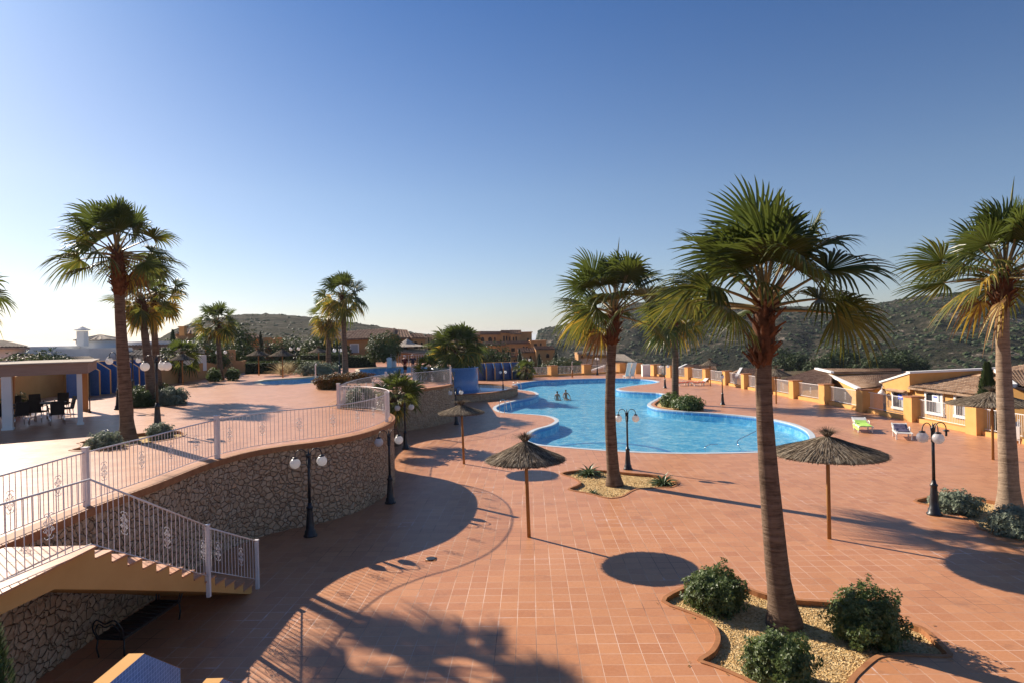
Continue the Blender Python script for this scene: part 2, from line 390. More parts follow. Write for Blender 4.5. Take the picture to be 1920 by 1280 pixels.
def m_gravel():
    m = mat('gravel', rough=.95, spec=.1); g = N(m); co = g.pos()
    v = g.n('TexVoronoi'); v.inputs['Scale'].default_value = 26; g.l(co, v.inputs['Vector'])
    sp = g.n('SeparateColor'); g.l(v.outputs['Color'], sp.inputs[0])
    c = g.ramp(sp.outputs[0], [(0, (.48, .29, .11)), (.4, (.74, .50, .22)), (1, (.86, .66, .36))])
    c = g.mix(g.ramp(g.noise(co, 1.5, 5), [(.35, (0, 0, 0)), (.8, (.5, .5, .5))]), c, (.52, .34, .17))
    g.l(c, g.b.inputs['Base Color']); g.bump(g.math('ADD', v.outputs['Distance'], g.noise(co, 60, 3)), 1.0, .03)
    return m
M['gravel'] = m_gravel()
def m_hill(name, c1, c2, c3, sc=.05, rock=None):
    m = mat(name, rough=1, spec=.03); g = N(m); co = g.pos()
    n = g.noise(co, sc, 8, .72); n2 = g.noise(g.pos(sc=(1, 1, 2.5)), sc * 3.2, 6, .75)
    f = g.math('ADD', g.math('MULTIPLY', n, .5), g.math('MULTIPLY', n2, .5))
    st = [(.42, c1), (.50, c2), (.56, c3)]
    if rock: st.append((.60, rock))
    g.l(g.ramp(f, st), g.b.inputs['Base Color']); g.bump(n2, 1.0, 6.0)
    return m
M['hillA'] = m_hill('scrub_hill', (.050, .048, .034), (.085, .080, .056), (.13, .118, .088))
M['hillB'] = m_hill('dark_scrub_hill', (.018, .022, .015), (.044, .044, .029), (.09, .076, .055), .035, (.34, .28, .22))
M['earth'] = m_hill('dry_earth', (.10, .085, .05), (.17, .13, .08), (.25, .19, .12), .06)
M['sea'] = mat('sea', (.05, .10, .16), .3, .4)
random.seed(7)
def sstep(a, b, x):
    t = max(0, min(1, (x - a) / (b - a))); return t * t * (3 - 2 * t)
# ================================================================== SETTING
POOL_PX = [(959,723),(975,717.5),(1010,713),(1050,711),(1100,709.3),(1150,708.6),(1190,709.6),(1218,711.8),(1233,715),(1220,718.6),(1200,720.6),(1180,723),(1164,725.8),(1155,728),(1161,730.8),(1180,733),(1212,735),(1236,736.6),(1243,740),(1232,746),(1217,754),(1214,759),(1226,764.5),(1250,768),(1290,771.5),(1330,774),(1370,777),(1414,781.5),(1450,786.5),(1482,794),(1506,804),(1517,815),(1515,826),(1498,835),(1465,842),(1413,846),(1350,847.5),(1280,848),(1210,846.5),(1140,843),(1080,838.5),(1020,833.5),(998,829),(989,823),(994,813),(1009,804),(1033,797.5),(1045,791.5),(1048,787.5),(1044,783.5),(1034,780),(1022,778),(1000,776),(970,774.3),(947,772.5),(934,768.5),(930.5,763.5),(938,758.5),(951,754.5),(970,750),(994,745.5),(1006,741.5),(1010,738),(1005,734.4),(994,732),(976,730),(964,727)]
pool = smooth_ring(POOL_PX, 0, sub=3)
if area(pool) < 0: pool = pool[::-1]
cop_out = offset(pool, .28)
BED_B = [(1240,1127),(1270,1104),(1310,1092),(1360,1093),(1402,1101),(1438,1112.6),(1490,1122),(1549,1126),(1610,1135),(1670,1152),(1710,1168),(1736,1178),(1759,1198),(1776,1214),(1786,1231),(1740,1231),(1700,1229),(1661,1231),(1644,1237),(1621,1257),(1605,1274),(1592,1300),(1570,1330),(1520,1345),(1460,1325),(1415,1285),(1345,1253),(1307,1238),(1330,1220),(1341,1200),(1338,1182),(1325,1165),(1300,1152)]
BED_A = [(1050,887),(1079.5,881),(1134,881),(1185,886),(1224,889),(1262,897),(1275,905),(1262,913),(1235,914),(1200,916),(1185,921),(1169,930),(1147,934),(1126,931),(1099,924),(1064,917),(1079,909),(1085,903),(1072,895)]
BED_C = [(1712,939),(1743,930),(1790,928),(1838,934),(1871,940),(1930,951),(2010,965),(2080,1000),(2060,1030),(1985,1022),(1920,1006),(1870,998),(1833,991),(1826,980),(1795,965),(1759,951)]
BED_I = [(1226,756),(1232,762),(1250,765.5),(1290,768),(1318,767),(1312,758),(1290,752),(1262,748),(1240,748)]
BED_T1 = [(128,844),(146,838),(150,832),(144,829.5),(180,822),(232,815),(290,809),(335,807),(349,811),(345,817),(312,825),(262,832),(212,840),(165,845)]
BED_T2 = [(221,759),(235,749),(262,742),(300,741),(330,745),(352,750),(340,757),(312,761.5),(275,763.5),(245,764)]
UPOOL = [(485,716.5),(492,712.5),(510,710.5),(560,707.5),(610,703),(645,700.2),(668,698),(675,694.5),(672,691.5),(690,689.5),(725,687.5),(765,686),(800,686),(828,688),(832,692),(800,695.5),(755,699.5),(720,702.5),(690,706),(660,710),(610,715),(560,719.5),(520,720.5),(497,719.5)]
bedsL = [smooth_ring(b, 0, sub=3) for b in (BED_B, BED_A, BED_C, BED_I)]
bedsT = [smooth_ring(b, T, sub=3) for b in (BED_T1, BED_T2)]
upool = smooth_ring(UPOOL, T, sub=3)
if area(upool) < 0: upool = upool[::-1]
PIERS = [(1831,816),(1710,791),(1617.5,772.5),(1546,757.5),(1487.5,747),(1442,738),(1395,729),(1360,721.5),(1323,715.5),(1290,711),(1257,707.5),(1226,704),(1200,700.5),(1171,698.5),(1107,702),(1043,704.6),(981,708)]
PW = [G(*p) for p in PIERS]
d0 = PW[0] - PW[1]
PW = [PW[0] + d0 * 2, PW[0] + d0 * 1.0] + PW
edge = offset([(p.x, p.y) for p in PW], 1.0, closed=False)
if edge[0][0] < PW[0].x: edge = offset([(p.x, p.y) for p in PW], -1.0, closed=False)
deck = [(-26, -12), (34, -12)] + [edge[0]] + edge[1:] + [(-6, 92), (-26, 92)]
mb = MB(); mb.flat([deck, cop_out] + bedsL, 0.0); mb.skirt(deck, -2.2, 0.0)
tag(mb.build('paving', M['tile']), kind='structure')
# pool coping, basin and water
mb = MB(); mb.flat([cop_out, pool], .015); mb.skirt(cop_out, -.05, .015); mb.skirt(pool[::-1], -.06, .015)
tag(mb.build('pool_edge', M['coping']), kind='structure')
mb = MB(); mb.skirt(pool[::-1], -.22, -.06); tag(mb.build('pool_waterline', M['dark_band']), kind='structure')
# basin: shallow shelves with darker rims near the edge facing the camera
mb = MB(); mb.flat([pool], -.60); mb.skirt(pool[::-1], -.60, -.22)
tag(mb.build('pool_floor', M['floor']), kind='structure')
def lens(px, z, zz):
    r = smooth_ring(px, zz, sub=4); return r
shelf = lens([(1000,836),(1030,826),(1080,819),(1130,817),(1180,819),(1230,826),(1265,836),(1280,850),(1200,852),(1100,848),(1040,842)], 0, 0)
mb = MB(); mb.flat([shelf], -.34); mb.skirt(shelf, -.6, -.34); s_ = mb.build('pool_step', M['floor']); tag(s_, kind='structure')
mb = MB(); inn = offset(shelf, -.28); mb.flat([shelf, inn], -.334); tag(mb.build('pool_step_rim', M['dark_band']), kind='structure')
shelf2 = lens([(1310,850),(1320,838),(1345,833),(1390,831),(1425,830),(1470,829),(1500,838),(1460,848),(1400,852),(1350,853)], 0, 0)
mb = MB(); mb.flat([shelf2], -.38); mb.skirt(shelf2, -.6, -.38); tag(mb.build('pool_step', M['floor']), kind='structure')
mb = MB(); mb.flat([shelf2, offset(shelf2, -.2)], -.374); tag(mb.build('pool_step_rim', M['dark_band']), kind='structure')
wr = offset(pool, .002); mb = MB(); mb.flat([wr], -.13); tag(mb.build('water', M['water']), kind='structure')
# gravel beds
def bed(ring, z, i):
    if area(ring) < 0: ring = ring[::-1]
    mb = MB(); inn = offset(ring, -.09)
    mb.flat([ring, inn], z + .018); mb.skirt(ring, z - .02, z + .018); mb.skirt(inn[::-1], z - .16, z + .018)
    tag(mb.build('bed_edging', M['curb']), kind='structure')
    mb = MB(); mb.flat([inn], z - .09)
    tag(mb.build('gravel', M['gravel']), kind='structure')
for b in bedsL: bed(b, 0, 0)
for b in bedsT: bed(b, T, 0)
# loose gravel stones give the beds a real surface
def pebbles(ring, z, n, sz, name='gravel_stones'):
    mb = MB(); xs = [p[0] for p in ring]; ys = [p[1] for p in ring]; rnd = random.Random(3)
    def inside(x, y):
        c = False
        for i in range(len(ring)):
            x1, y1 = ring[i - 1]; x2, y2 = ring[i]
            if (y1 > y) != (y2 > y) and x < (x2 - x1) * (y - y1) / (y2 - y1) + x1: c = not c
        return c
    k = 0
    while k < n:
        x, y = rnd.uniform(min(xs), max(xs)), rnd.uniform(min(ys), max(ys))
        if not inside(x, y): continue
        k += 1; s = sz * rnd.uniform(.5, 1.3); a = rnd.uniform(0, 6.28)
        vs = [(x + s * math.cos(a + j * 2.1) * rnd.uniform(.7, 1.2), y + s * math.sin(a + j * 2.1), z + rnd.uniform(-.2, .3) * s) for j in range(3)] + [(x, y, z + s * rnd.uniform(.4, .9))]
        mb.add(vs, [(0, 1, 3), (1, 2, 3), (2, 0, 3)])
    tag(mb.build(name, M['gravel']), kind='stuff')
pebbles(offset(bedsL[0] if area(bedsL[0]) > 0 else bedsL[0][::-1], -.1), -.088, 9000, .018)
pebbles(offset(bedsL[1] if area(bedsL[1]) > 0 else bedsL[1][::-1], -.1), -.088, 4000, .022)

def litter(ring, z, n, seed):
    mb = MB(); rnd = random.Random(seed); xs = [p[0] for p in ring]; ys = [p[1] for p in ring]; cx, cy = sum(xs) / len(xs), sum(ys) / len(ys)
    for i in range(n):
        p = rnd.choice(ring); f = rnd.uniform(.1, 1.12); x, y = cx + (p[0] - cx) * f, cy + (p[1] - cy) * f; a = rnd.uniform(0, 6.28); l = rnd.uniform(.02, .055)
        zz = z + .012 if f < .93 else .012 + (z * 0); u = Vector((math.cos(a), math.sin(a), 0)) * l; v = Vector((-math.sin(a), math.cos(a), .2)) * l * .35; c = Vector((x, y, zz))
        if .90 < f < 1.02: continue
        mb.add([c - u, c - v, c + u, c + v], [(0, 1, 2, 3)])
    return mb
for i, b in enumerate(bedsL[:3]):
    tag(litter(b, -.075, (260, 90, 90)[i], i).build('leaf_litter', m_noise('fallen_leaf', (.20, .11, .04), (.34, .22, .09), 8)), kind='stuff')
# upper terrace
FRONT = [(-7.9,-8),(-7.9,4),(-8.0,10),(-8.05,12),(-7.92,14),(-7.88,16),(-7.5,17.6),(-6.8,18.55),(-6.0,19.2),(-5.3,20.1),(-4.88,21.2),(-4.64,22.6),(-4.66,24.2),(-4.95,25.6),(-5.6,27.0),(-6.6,28.1),(-7.9,28.9),(-8.7,30.6),(-9.0,33.5),(-8.7,36.2),(-7.8,37.7),(-6.6,38.4),(-5.5,39.6),(-4.6,41.2),(-4.1,42.8)]
front = smooth_ring(FRONT, closed=False, sub=5, world=True)
terr = front + [(-4.3, 46), (-5.9, 61), (-9, 92), (-60, 100), (-75, 60), (-75, -8)]
mb = MB(); mb.flat([terr, offset(upool, .36)] + bedsT, T)
tag(mb.build('terrace_paving', M['tile']), kind='structure')
mb = MB(); fr3 = [Vector((p[0], p[1], 0)) for p in front]; k0 = min(i for i, p in enumerate(fr3) if p.y > 5)
dense = resample(fr3[k0:], .045); nd_w = len(dense); rows_ = 52
vs_ = [(p.x, p.y, (T - .14) * r / rows_) for r in range(rows_ + 1) for p in dense]
mb.add(vs_, [(r * nd_w + i, r * nd_w + i + 1, (r + 1) * nd_w + i + 1, (r + 1) * nd_w + i) for r in range(rows_) for i in range(nd_w - 1)], 0, True)
rest = [(dense[-1].x, dense[-1].y)] + terr[len(front):] + front[:k0 + 1]
mb.skirt(rest, 0, T - .14, closed=False); tag(mb.build('retaining_wall', M['stone']), 'curved rubble stone wall holding up the raised tiled terrace', 'retaining wall')
co_ = offset(front, .07, closed=False); ci_ = offset(front, -.30, closed=False)
if co_[10][0] < front[10][0]: co_, ci_ = offset(front, -.07, closed=False), offset(front, .30, closed=False)
mb = MB(); ring = co_ + ci_[::-1]; mb.flat([ring], T + .012); mb.flat([ring], T - .14); mb.skirt(ring, T - .14, T + .012)
tag(mb.build('terrace_coping', M['curb']), kind='structure')
uo = offset(upool, .36)
mb = MB(); mb.flat([uo, upool], T + .02); mb.skirt(uo, T - .03, T + .02); mb.skirt(upool[::-1], T - .12, T + .02); tag(mb.build('terrace_pool_edge', M['sandcoping']), kind='structure')
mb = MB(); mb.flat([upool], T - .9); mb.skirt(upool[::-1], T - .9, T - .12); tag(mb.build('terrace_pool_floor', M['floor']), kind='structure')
mb = MB(); mb.flat([offset(upool, .002)], T - .12); tag(mb.build('water', M['water2']), kind='structure')

# terrain, sea and hills
def hgt(x, y):
    left = sstep(-9, -22, x)
    z = -2.3 + 3.9 * left
    d = sstep(45, 260, max(x - 0, (y - 70) if x > -5 else 0))
    z -= 26 * d * (1 - left * .6)
    z += 1.2 * noise.noise(Vector((x / 60, y / 60, 0))) * sstep(100, 200, math.hypot(x, y))
    return z
mb = MB(); xs = [i * abs(i) * 1.1 - 0 for i in range(-38, 39)]; ys = [-60 + j * j * .42 + j * 4 for j in range(0, 60)]
nx, ny = len(xs), len(ys)
mb.add([(x, y, hgt(x, y)) for y in ys for x in xs], [(j * nx + i, j * nx + i + 1, (j + 1) * nx + i + 1, (j + 1) * nx + i) for j in range(ny - 1) for i in range(nx - 1)], 0, True)
tag(mb.build('ground', M['earth']), kind='structure')
mb = MB(); mb.add([(-16000, -2000, -34), (16000, -2000, -34), (16000, 16000, -34), (-16000, 16000, -34)], [(0, 1, 2, 3)])
tag(mb.build('sea', M['sea']), kind='structure')
SCRUB = []
def hill(name, ridge, D, D0, z0, m, amp=5, back=200, rows=26, prof=.85, scrub=0, seed=1, ssz=(2, 5)):
    cols = []
    for i in range(len(ridge) - 1):
        (x1, y1), (x2, y2) = ridge[i], ridge[i + 1]; k = max(2, int((x2 - x1) / 7))
        for j in range(k): cols.append((x1 + (x2 - x1) * j / k, y1 + (y2 - y1) * j / k))
    cols.append(ridge[-1]); vs = []; n = len(cols); rnd = random.Random(seed)
    for r in range(rows + 5):
        for i, (px, py) in enumerate(cols):
            dd = D(px) if callable(D) else D; d0 = D0(px) if callable(D0) else D0
            t = AY(px, py, dd)
            if r < rows:
                s = r / (rows - 1); Y = d0 + (dd - d0) * s
                X = (px - 960) / FPX * Y
                z = z0 + (t.z - z0) * s ** prof
                nn = noise.fractal(Vector((X / 70, Y / 70, seed)), .8, 2, 5) + .5 * abs(noise.noise(Vector((X / 25, Y / 60, seed + 5))))
                z += amp * nn * (1 - s ** 6) * min(1, s * 4)
                if r == rows - 1: z += 1.2 * noise.noise(Vector((px / 9, 0, seed)))
            else:
                b = (r - rows + 1) / 5; Y = dd + back * b; X = (px - 960) / FPX * Y; z = t.z - (t.z + 40) * b ** 1.5
            vs.append((X, Y, z))
    mb = MB(); mb.add(vs, [(r * n + i, r * n + i + 1, (r + 1) * n + i + 1, (r + 1) * n + i) for r in range(rows + 4) for i in range(n - 1)], 0, True)
    tag(mb.build(name, m), kind='structure')
    for _ in range(scrub):
        r = rnd.random() * (rows - 1.01); i = rnd.random() * (n - 1.01); a, b = int(r), int(i); fr, fi = r - a, i - b
        p = [Vector(vs[(a + u) * n + b + v]) for u in (0, 1) for v in (0, 1)]
        q = (p[0] * (1 - fi) + p[1] * fi) * (1 - fr) + (p[2] * (1 - fi) + p[3] * fi) * fr
        if noise.noise(q / 22) + noise.noise(q / 7) * .6 > rnd.uniform(-.55, .35) - .15: SCRUB.append((q, rnd.uniform(*ssz)))
hill('hill', [(235,668),(262,655),(290,640),(330,617),(360,606),(400,597),(435,591.5),(460,589),(500,588.5),(535,590),(585,595),(622,600),(660,604.5),(700,610.5),(735,616),(785,625),(822,628),(870,634),(930,646),(990,662)], 430, 190, 1.5, M['hillA'], 2.0, scrub=900, seed=2, ssz=(.4, 1.3))
hill('cliff', [(1004,660),(1006,646),(1008,628),(1011,619),(1022,615.5),(1040,613.5),(1062,610),(1082,604),(1105,597),(1135,588),(1165,577),(1195,568),(1235,565),(1300,567),(1360,571),(1420,574),(1500,575),(1560,574),(1610,572),(1650,568.5),(1695,560),(1722,556),(1750,552),(1800,548),(1870,546),(1960,550),(2100,556),(2300,566)],
     lambda px: 620 - 120 * sstep(1000, 1900, px), lambda px: 380 - 170 * sstep(1050, 1900, px), -34, M['hillB'], 9, scrub=9000, seed=5, ssz=(.5, 1.9), prof=.7)
mb = MB(); rnd = random.Random(4)
ico = [(0,0,1),(.89,0,.45),(.28,.85,.45),(-.72,.53,.45),(-.72,-.53,.45),(.28,-.85,.45),(.72,.53,-.45),(-.28,.85,-.45),(-.89,0,-.45),(-.28,-.85,-.45),(.72,-.53,-.45)]
icf = [(0,1,2),(0,2,3),(0,3,4),(0,4,5),(0,5,1),(1,6,2),(2,7,3),(3,8,4),(4,9,5),(5,10,1),(2,6,7),(3,7,8),(4,8,9),(5,9,10),(1,10,6)]
for q, s in SCRUB:
    a = rnd.uniform(0, 6.28); ca, sa = math.cos(a), math.sin(a)
    mb.add([(q.x + s * (x * ca - y * sa) * rnd.uniform(.7, 1.3), q.y + s * (x * sa + y * ca) * rnd.uniform(.7, 1.3), q.z + s * z * rnd.uniform(.4, .9)) for x, y, z in ico], icf, 0, False)
tag(mb.build('scrub', M['pine']), kind='stuff')
# ================================================================== PALMS
def fan_leaf(mb, base, dirv, pet, L, rnd, droop, mi, nseg=26, stalk=True, wind=None, pr=.016, pmi=4):
    d = dirv.normalized(); pts = [base]; p = base.copy(); t = d.copy()
    for i in range(5):
        t = (t + Vector((0, 0, -.03 - .03 * droop))).normalized(); p = p + t * pet / 5; pts.append(p.copy())
    if stalk: mb.tube(pts, [pr * 1.9, pr * 1.4, pr * 1.15, pr, pr * .9, pr * .8], 4, pmi, cap=False)
    s = t.cross(Vector((0, 0, 1)))
    if s.length < .2: s = Vector((1, 0, 0))
    s = s.normalized(); s = (Matrix.Rotation(rnd.uniform(-.95, .95), 3, t) @ s); nr = s.cross(t).normalized()
    tilt = rnd.uniform(-.45, .40); t2 = (t * math.cos(tilt) + nr * math.sin(tilt)).normalized(); nr = s.cross(t2).normalized()
    span = R_(rnd.uniform(100, 128)); fr = (0.0, .24, .50, .68, .85, 1.0); wd = (.10, .88, 1.0, .60, .28, .03)
    wind = wind or Vector((-.10, .02, 0))
    for k in range(nseg):
        a = -span + 2 * span * (k + .5) / nseg + rnd.uniform(-.02, .02); da = span / nseg
        Ls = L * (1 - .30 * (abs(a) / span) ** 1.5) * rnd.uniform(.9, 1.06)
        dd = droop * rnd.uniform(.7, 1.9); vs = []
        for f, w_ in zip(fr, wd):
            hw = math.tan(da) * Ls * f * w_ * (1.0 if f < .5 else .9) + (.004 if f < 1 else 0)
            u = t2 * math.cos(a) + s * math.sin(a); v = -t2 * math.sin(a) + s * math.cos(a)
            c = p + u * Ls * f + nr * Ls * (.22 * abs(math.sin(a)) * f - .05 * f)
            g = max(0, f - .38)
            c = c + Vector((0, 0, -1)) * Ls * dd * g * g * 1.7 + wind * (g * g * 2.2 * L)
            if f > .5: c = p + (c - p) * (1 - .10 * dd * g)
            hw = min(hw, .085 * L)
            pl = .25 if k % 2 else -.25
            vs += [c - v * hw, c + nr * hw * pl * 2, c + v * hw]
        m_ = mi if not isinstance(mi, tuple) else mi[0 if rnd.random() > .35 else 1]
        mb.add(vs, [(r * 3 + j, r * 3 + j + 1, r * 3 + j + 4, r * 3 + j + 3) for r in range(5) for j in (0, 1)], m_)

def palm(label, pts, rad, R, n, seed, cat='palm tree', group=None, lo=-50, hi=86, yellow=.5, boots=.9, nseg=24, mats='trunk', spear=True, droop=1.0, name='palm_tree', wind=None, flare=1.35, brown=3):
    rnd = random.Random(seed); b = Vector(pts[0]); t = thing(name, label, cat, b, 0, group)
    P = smooth3([Vector(p) - b for p in pts], 5); k = len(P); rs = []
    for i in range(k):
        f = i / (k - 1); r = rad[0] + (rad[1] - rad[0]) * min(1, f * 1.6)
        r *= 1 + (flare - 1) * max(0, 1 - f * 7) ** 1.5; r *= 1 + .05 * noise.noise(Vector((f * 17, seed, 0))); rs.append(r)
    P2 = [P[0] - Vector((0, 0, .15))] + P
    mb = MB(); mb.tube(P2, [rs[0]] + rs, 18, 0)
    for i in range(len(mb.v)):     # uneven ringed surface
        v = Vector(mb.v[i]); q = noise.noise(v * 3.1 + Vector((seed, 0, 0))) * .02 + noise.noise(Vector((v.x * 2, v.y * 2, v.z * 9))) * .012
        mb.v[i] = (v.x * (1 + q * 3 * .4) + q * .6, v.y + q * .4, v.z)
    mb.build('trunk', M[mats], t)
    top = P[-1]; up = (P[-1] - P[-3]).normalized()
    if boots > 0:
        mb = MB(); rt = rs[-1]
        mb.tube([top - up * boots, top - up * boots * .6, top - up * boots * .15, top + up * .15], [rt * 1.08, rt * 1.45, rt * 1.25, rt * .5], 14, 0)
        for i in range(70):
            a = i * 2.4; h = rnd.uniform(0, 1); c = top - up * boots * (1 - h)
            o = Vector((math.cos(a), math.sin(a), 0)); rr = rt * (1.2 + .25 * math.sin(h * 3.1)); l = rnd.uniform(.12, .3) * R / 2
            q = o.cross(Vector((0, 0, 1))) * rnd.uniform(.03, .055); c0 = c + o * rr * .8; c1 = c + o * (rr + l * .55) + up * l * rnd.uniform(.2, .9)
            mb.add([c0 - q - up * .03, c0 + q - up * .03, c1 + q * .55, c1 - q * .55, c0 - up * .09, c1 - up * .03], [(0, 1, 2, 3), (0, 4, 5, 3), (4, 1, 2, 5)], 0)
        mb.build('leaf_bases', M['boots'], t)
    mb = MB(); md = MB()
    for i in range(n):
        f = (i + .5) / n; el = R_(hi - (hi - lo) * f + rnd.uniform(-13, 13)); az = i * 2.39996 + rnd.uniform(-.3, .3)
        d = Vector((math.cos(el) * math.cos(az), math.cos(el) * math.sin(az), math.sin(el)))
        e = math.degrees(el); base = top + up * (.12 - .3 * boots * f) + Vector((d.x, d.y, 0)) * rs[-1] * .7
        mi = 0 if e > 30 else ((0, 1) if e > 8 else ((1, 2) if rnd.random() < yellow else (0, 1)))
        sc = 1.0 if e < 65 else .88
        if e < -22 and rnd.random() < yellow: mi = (2, 1)
        fan_leaf(mb, base, d, R * rnd.uniform(.38, .60) * sc, R * rnd.uniform(.46, .62) * sc, rnd, droop * (.16 + .34 * f) * rnd.uniform(.5, 1.4), mi, nseg, wind=wind, pr=.011 * R)
    if spear and R > 2.3:
        sp = top + up * .1; R = R; mb.tube([sp, sp + up * R * .5, sp + up * R * .85 + Vector((-.02, 0, 0)), sp + up * R * 1.06], [.03, .045, .028, .003], 6, 5)
    for i in range(brown):
        az = rnd.uniform(0, 6.28); el = R_(rnd.uniform(-58, -34)); d = Vector((math.cos(el) * math.cos(az), math.cos(el) * math.sin(az), math.sin(el)))
        fan_leaf(md, top - up * boots * .15, d, R * .36, R * .36, rnd, .9, (0, 1), 14, pr=.010 * R, pmi=0)
    mb.build('crown', [M['frond'], M['frond2'], M['frondy'], M['frondb'], M['petiole'], M['frond2']], t)
    if brown: md.build('dead_fronds', [M['frondb'], M['frondy']], t)
    return t
def smooth3(P, sub):
    out = []; n = len(P)
    for i in range(n - 1):
        a, b, c, d = P[max(i - 1, 0)], P[i], P[i + 1], P[min(i + 2, n - 1)]
        for k in range(sub):
            t = k / sub; out.append(0.5 * ((2 * b) + (c - a) * t + (2 * a - 5 * b + 4 * c - d) * t * t + (3 * b - a - 3 * c + d) * t ** 3))
    out.append(P[-1]); return out
def tp(px, z=0.0, dy=0.0):               # trunk path through picture points at the depth of its foot
    b = G(*px[0], z); return [b] + [AY(x, y, b.y + dy * (i + 1)) for i, (x, y) in enumerate(px[1:])]
PG = 'fan palms around the pools'
palm('big fan palm with full crown in front gravel bed among three round shrubs', tp([(1470,1162),(1457,1060),(1444,920),(1434,780),(1431,670),(1434,560)]), (.25,.15), 2.3, 28, 11, group=PG, nseg=40, boots=1.25, mats='trunk', droop=1.0, brown=0, lo=10, yellow=.45)
palm('fan palm by the pool edge between two agaves in small gravel bed', tp([(1152,905),(1148,860),(1144,780),(1145,700),(1148,640),(1152,580)]), (.25,.17), 2.45, 28, 32, group=PG, lo=-8, yellow=.4, boots=1.3, mats='trunk', droop=1.2, brown=1, nseg=36)
palm('tall fan palm at the right edge beside silver shrubs and lamp', tp([(1893,952),(1890,860),(1884,740),(1880,640),(1880,560),(1884,510)]), (.28,.175), 2.65, 30, 12, group=PG, lo=-8, yellow=.5, boots=1.1, mats='trunk_pale', nseg=36, brown=2)
palm('tall dark trunked fan palm on the upper terrace behind the railing, nearest the pergola', tp([(240,822),(237,770),(231,680),(226,600),(222,520),(219,468)], T), (.225,.155), 1.95, 30, 14, group=PG, lo=-20, yellow=.3, boots=1.5, nseg=32, brown=2)
palm('left of the twin fan palms with shaggy crown in rear terrace bed', tp([(285,757),(279,690),(272,630),(268,590),(265,560)], T, .1), (.24,.17), 1.65, 26, 15, group=PG, lo=-75, yellow=.9, boots=1.2, nseg=16, brown=6)
palm('right of the twin fan palms leaning left in rear terrace bed', tp([(300,747),(294,690),(290,630),(287,580),(291,548)], T, .1), (.22,.16), 1.75, 28, 16, group=PG, lo=-70, yellow=.9, boots=1.0, nseg=16, brown=6)
palm('small fan palm before the ochre wall with two ball shrubs at its foot', tp([(414,712),(412,680),(410,650),(408,622),(407,605)], T), (.25,.17), 2.0, 30, 17, group=PG, nseg=16, yellow=.5)
palm('tall slim fan palm beside the kidney shaped terrace pool', tp([(648,708),(647,670),(645,630),(644,590),(643,552)], T), (.26,.19), 2.3, 34, 18, group=PG, nseg=16, lo=-55, boots=1.4)
palm('fan palm with drooping dead fronds behind the terrace pool', tp([(617,700),(616,670),(616,640),(615,610),(616,592)], T), (.28,.2), 2.1, 24, 19, group=PG, nseg=16, lo=-80, yellow=.95, brown=8, boots=1.5)
palm('stout short fan palm with dense dark crown beside round blue tank', tp([(857,692),(857,680),(857,668),(857,655)], T), (.60,.50), 3.0, 56, 20, group=PG, nseg=18, lo=-35, yellow=.15, boots=.8, spear=False, flare=1.1, brown=0)
palm('slender palm in the island bed with two round bushes inside the pool curve', tp([(1266,757),(1266,720),(1266,680),(1265,640),(1264,590)]), (.30,.24), 3.2, 34, 21, group=PG, nseg=16, lo=-55, yellow=.4)
palm('fan palm at the left edge of the picture with only its fronds in view', [(-30.3, 34, T - 1), (-30.3, 34, 5), (-30.2, 34, 8.35)], (.24,.18), 2.8, 30, 22, group=PG, nseg=18)
g_ = AY(338, 668, 52); palm('small fan palm growing behind the ochre wall near a straw parasol', [(g_.x, g_.y, 1.6), (g_.x, g_.y, 3), g_], (.2,.17), 1.75, 26, 23, group=PG, nseg=14, lo=-35, yellow=.1, boots=.4, spear=False, brown=0)
g_ = AY(388, 650, 75); palm('fan palm behind the ochre wall against dark trees', [(g_.x, g_.y, 1.6), (g_.x, g_.y, 4), g_], (.2,.17), 2.6, 30, 33, group=PG, nseg=14, lo=-45, yellow=.1, boots=.4, spear=False, brown=0)
palm('low bushy fan palm growing in the curved recess of the stone wall', [(-6.35, 33.2, 0), (-6.4, 33.2, 1.2), AY(742, 742, 33.2)], (.28,.24), 1.5, 34, 24, group=PG, nseg=20, lo=-45, hi=88, yellow=.15, boots=.8, spear=False, brown=2)
b_ = G(986, 711); palm('small palm with drooping leaves beside the blue shower wall', [b_, b_ + Vector((0, 0, .7)), AY(985, 693, b_.y)], (.18,.15), 1.7, 22, 25, group=PG, nseg=12, lo=-50, yellow=.1, boots=.3, spear=False, brown=0)
b_ = G(805, 712, T); palm('dwarf fan palm in the white walled planter on the terrace', [b_, b_ + Vector((0, 0, .4)), b_ + Vector((0, 0, .7))], (.15,.13), 1.35, 22, 26, group=PG, nseg=12, lo=-20, yellow=.15, boots=.2, spear=False, brown=0)

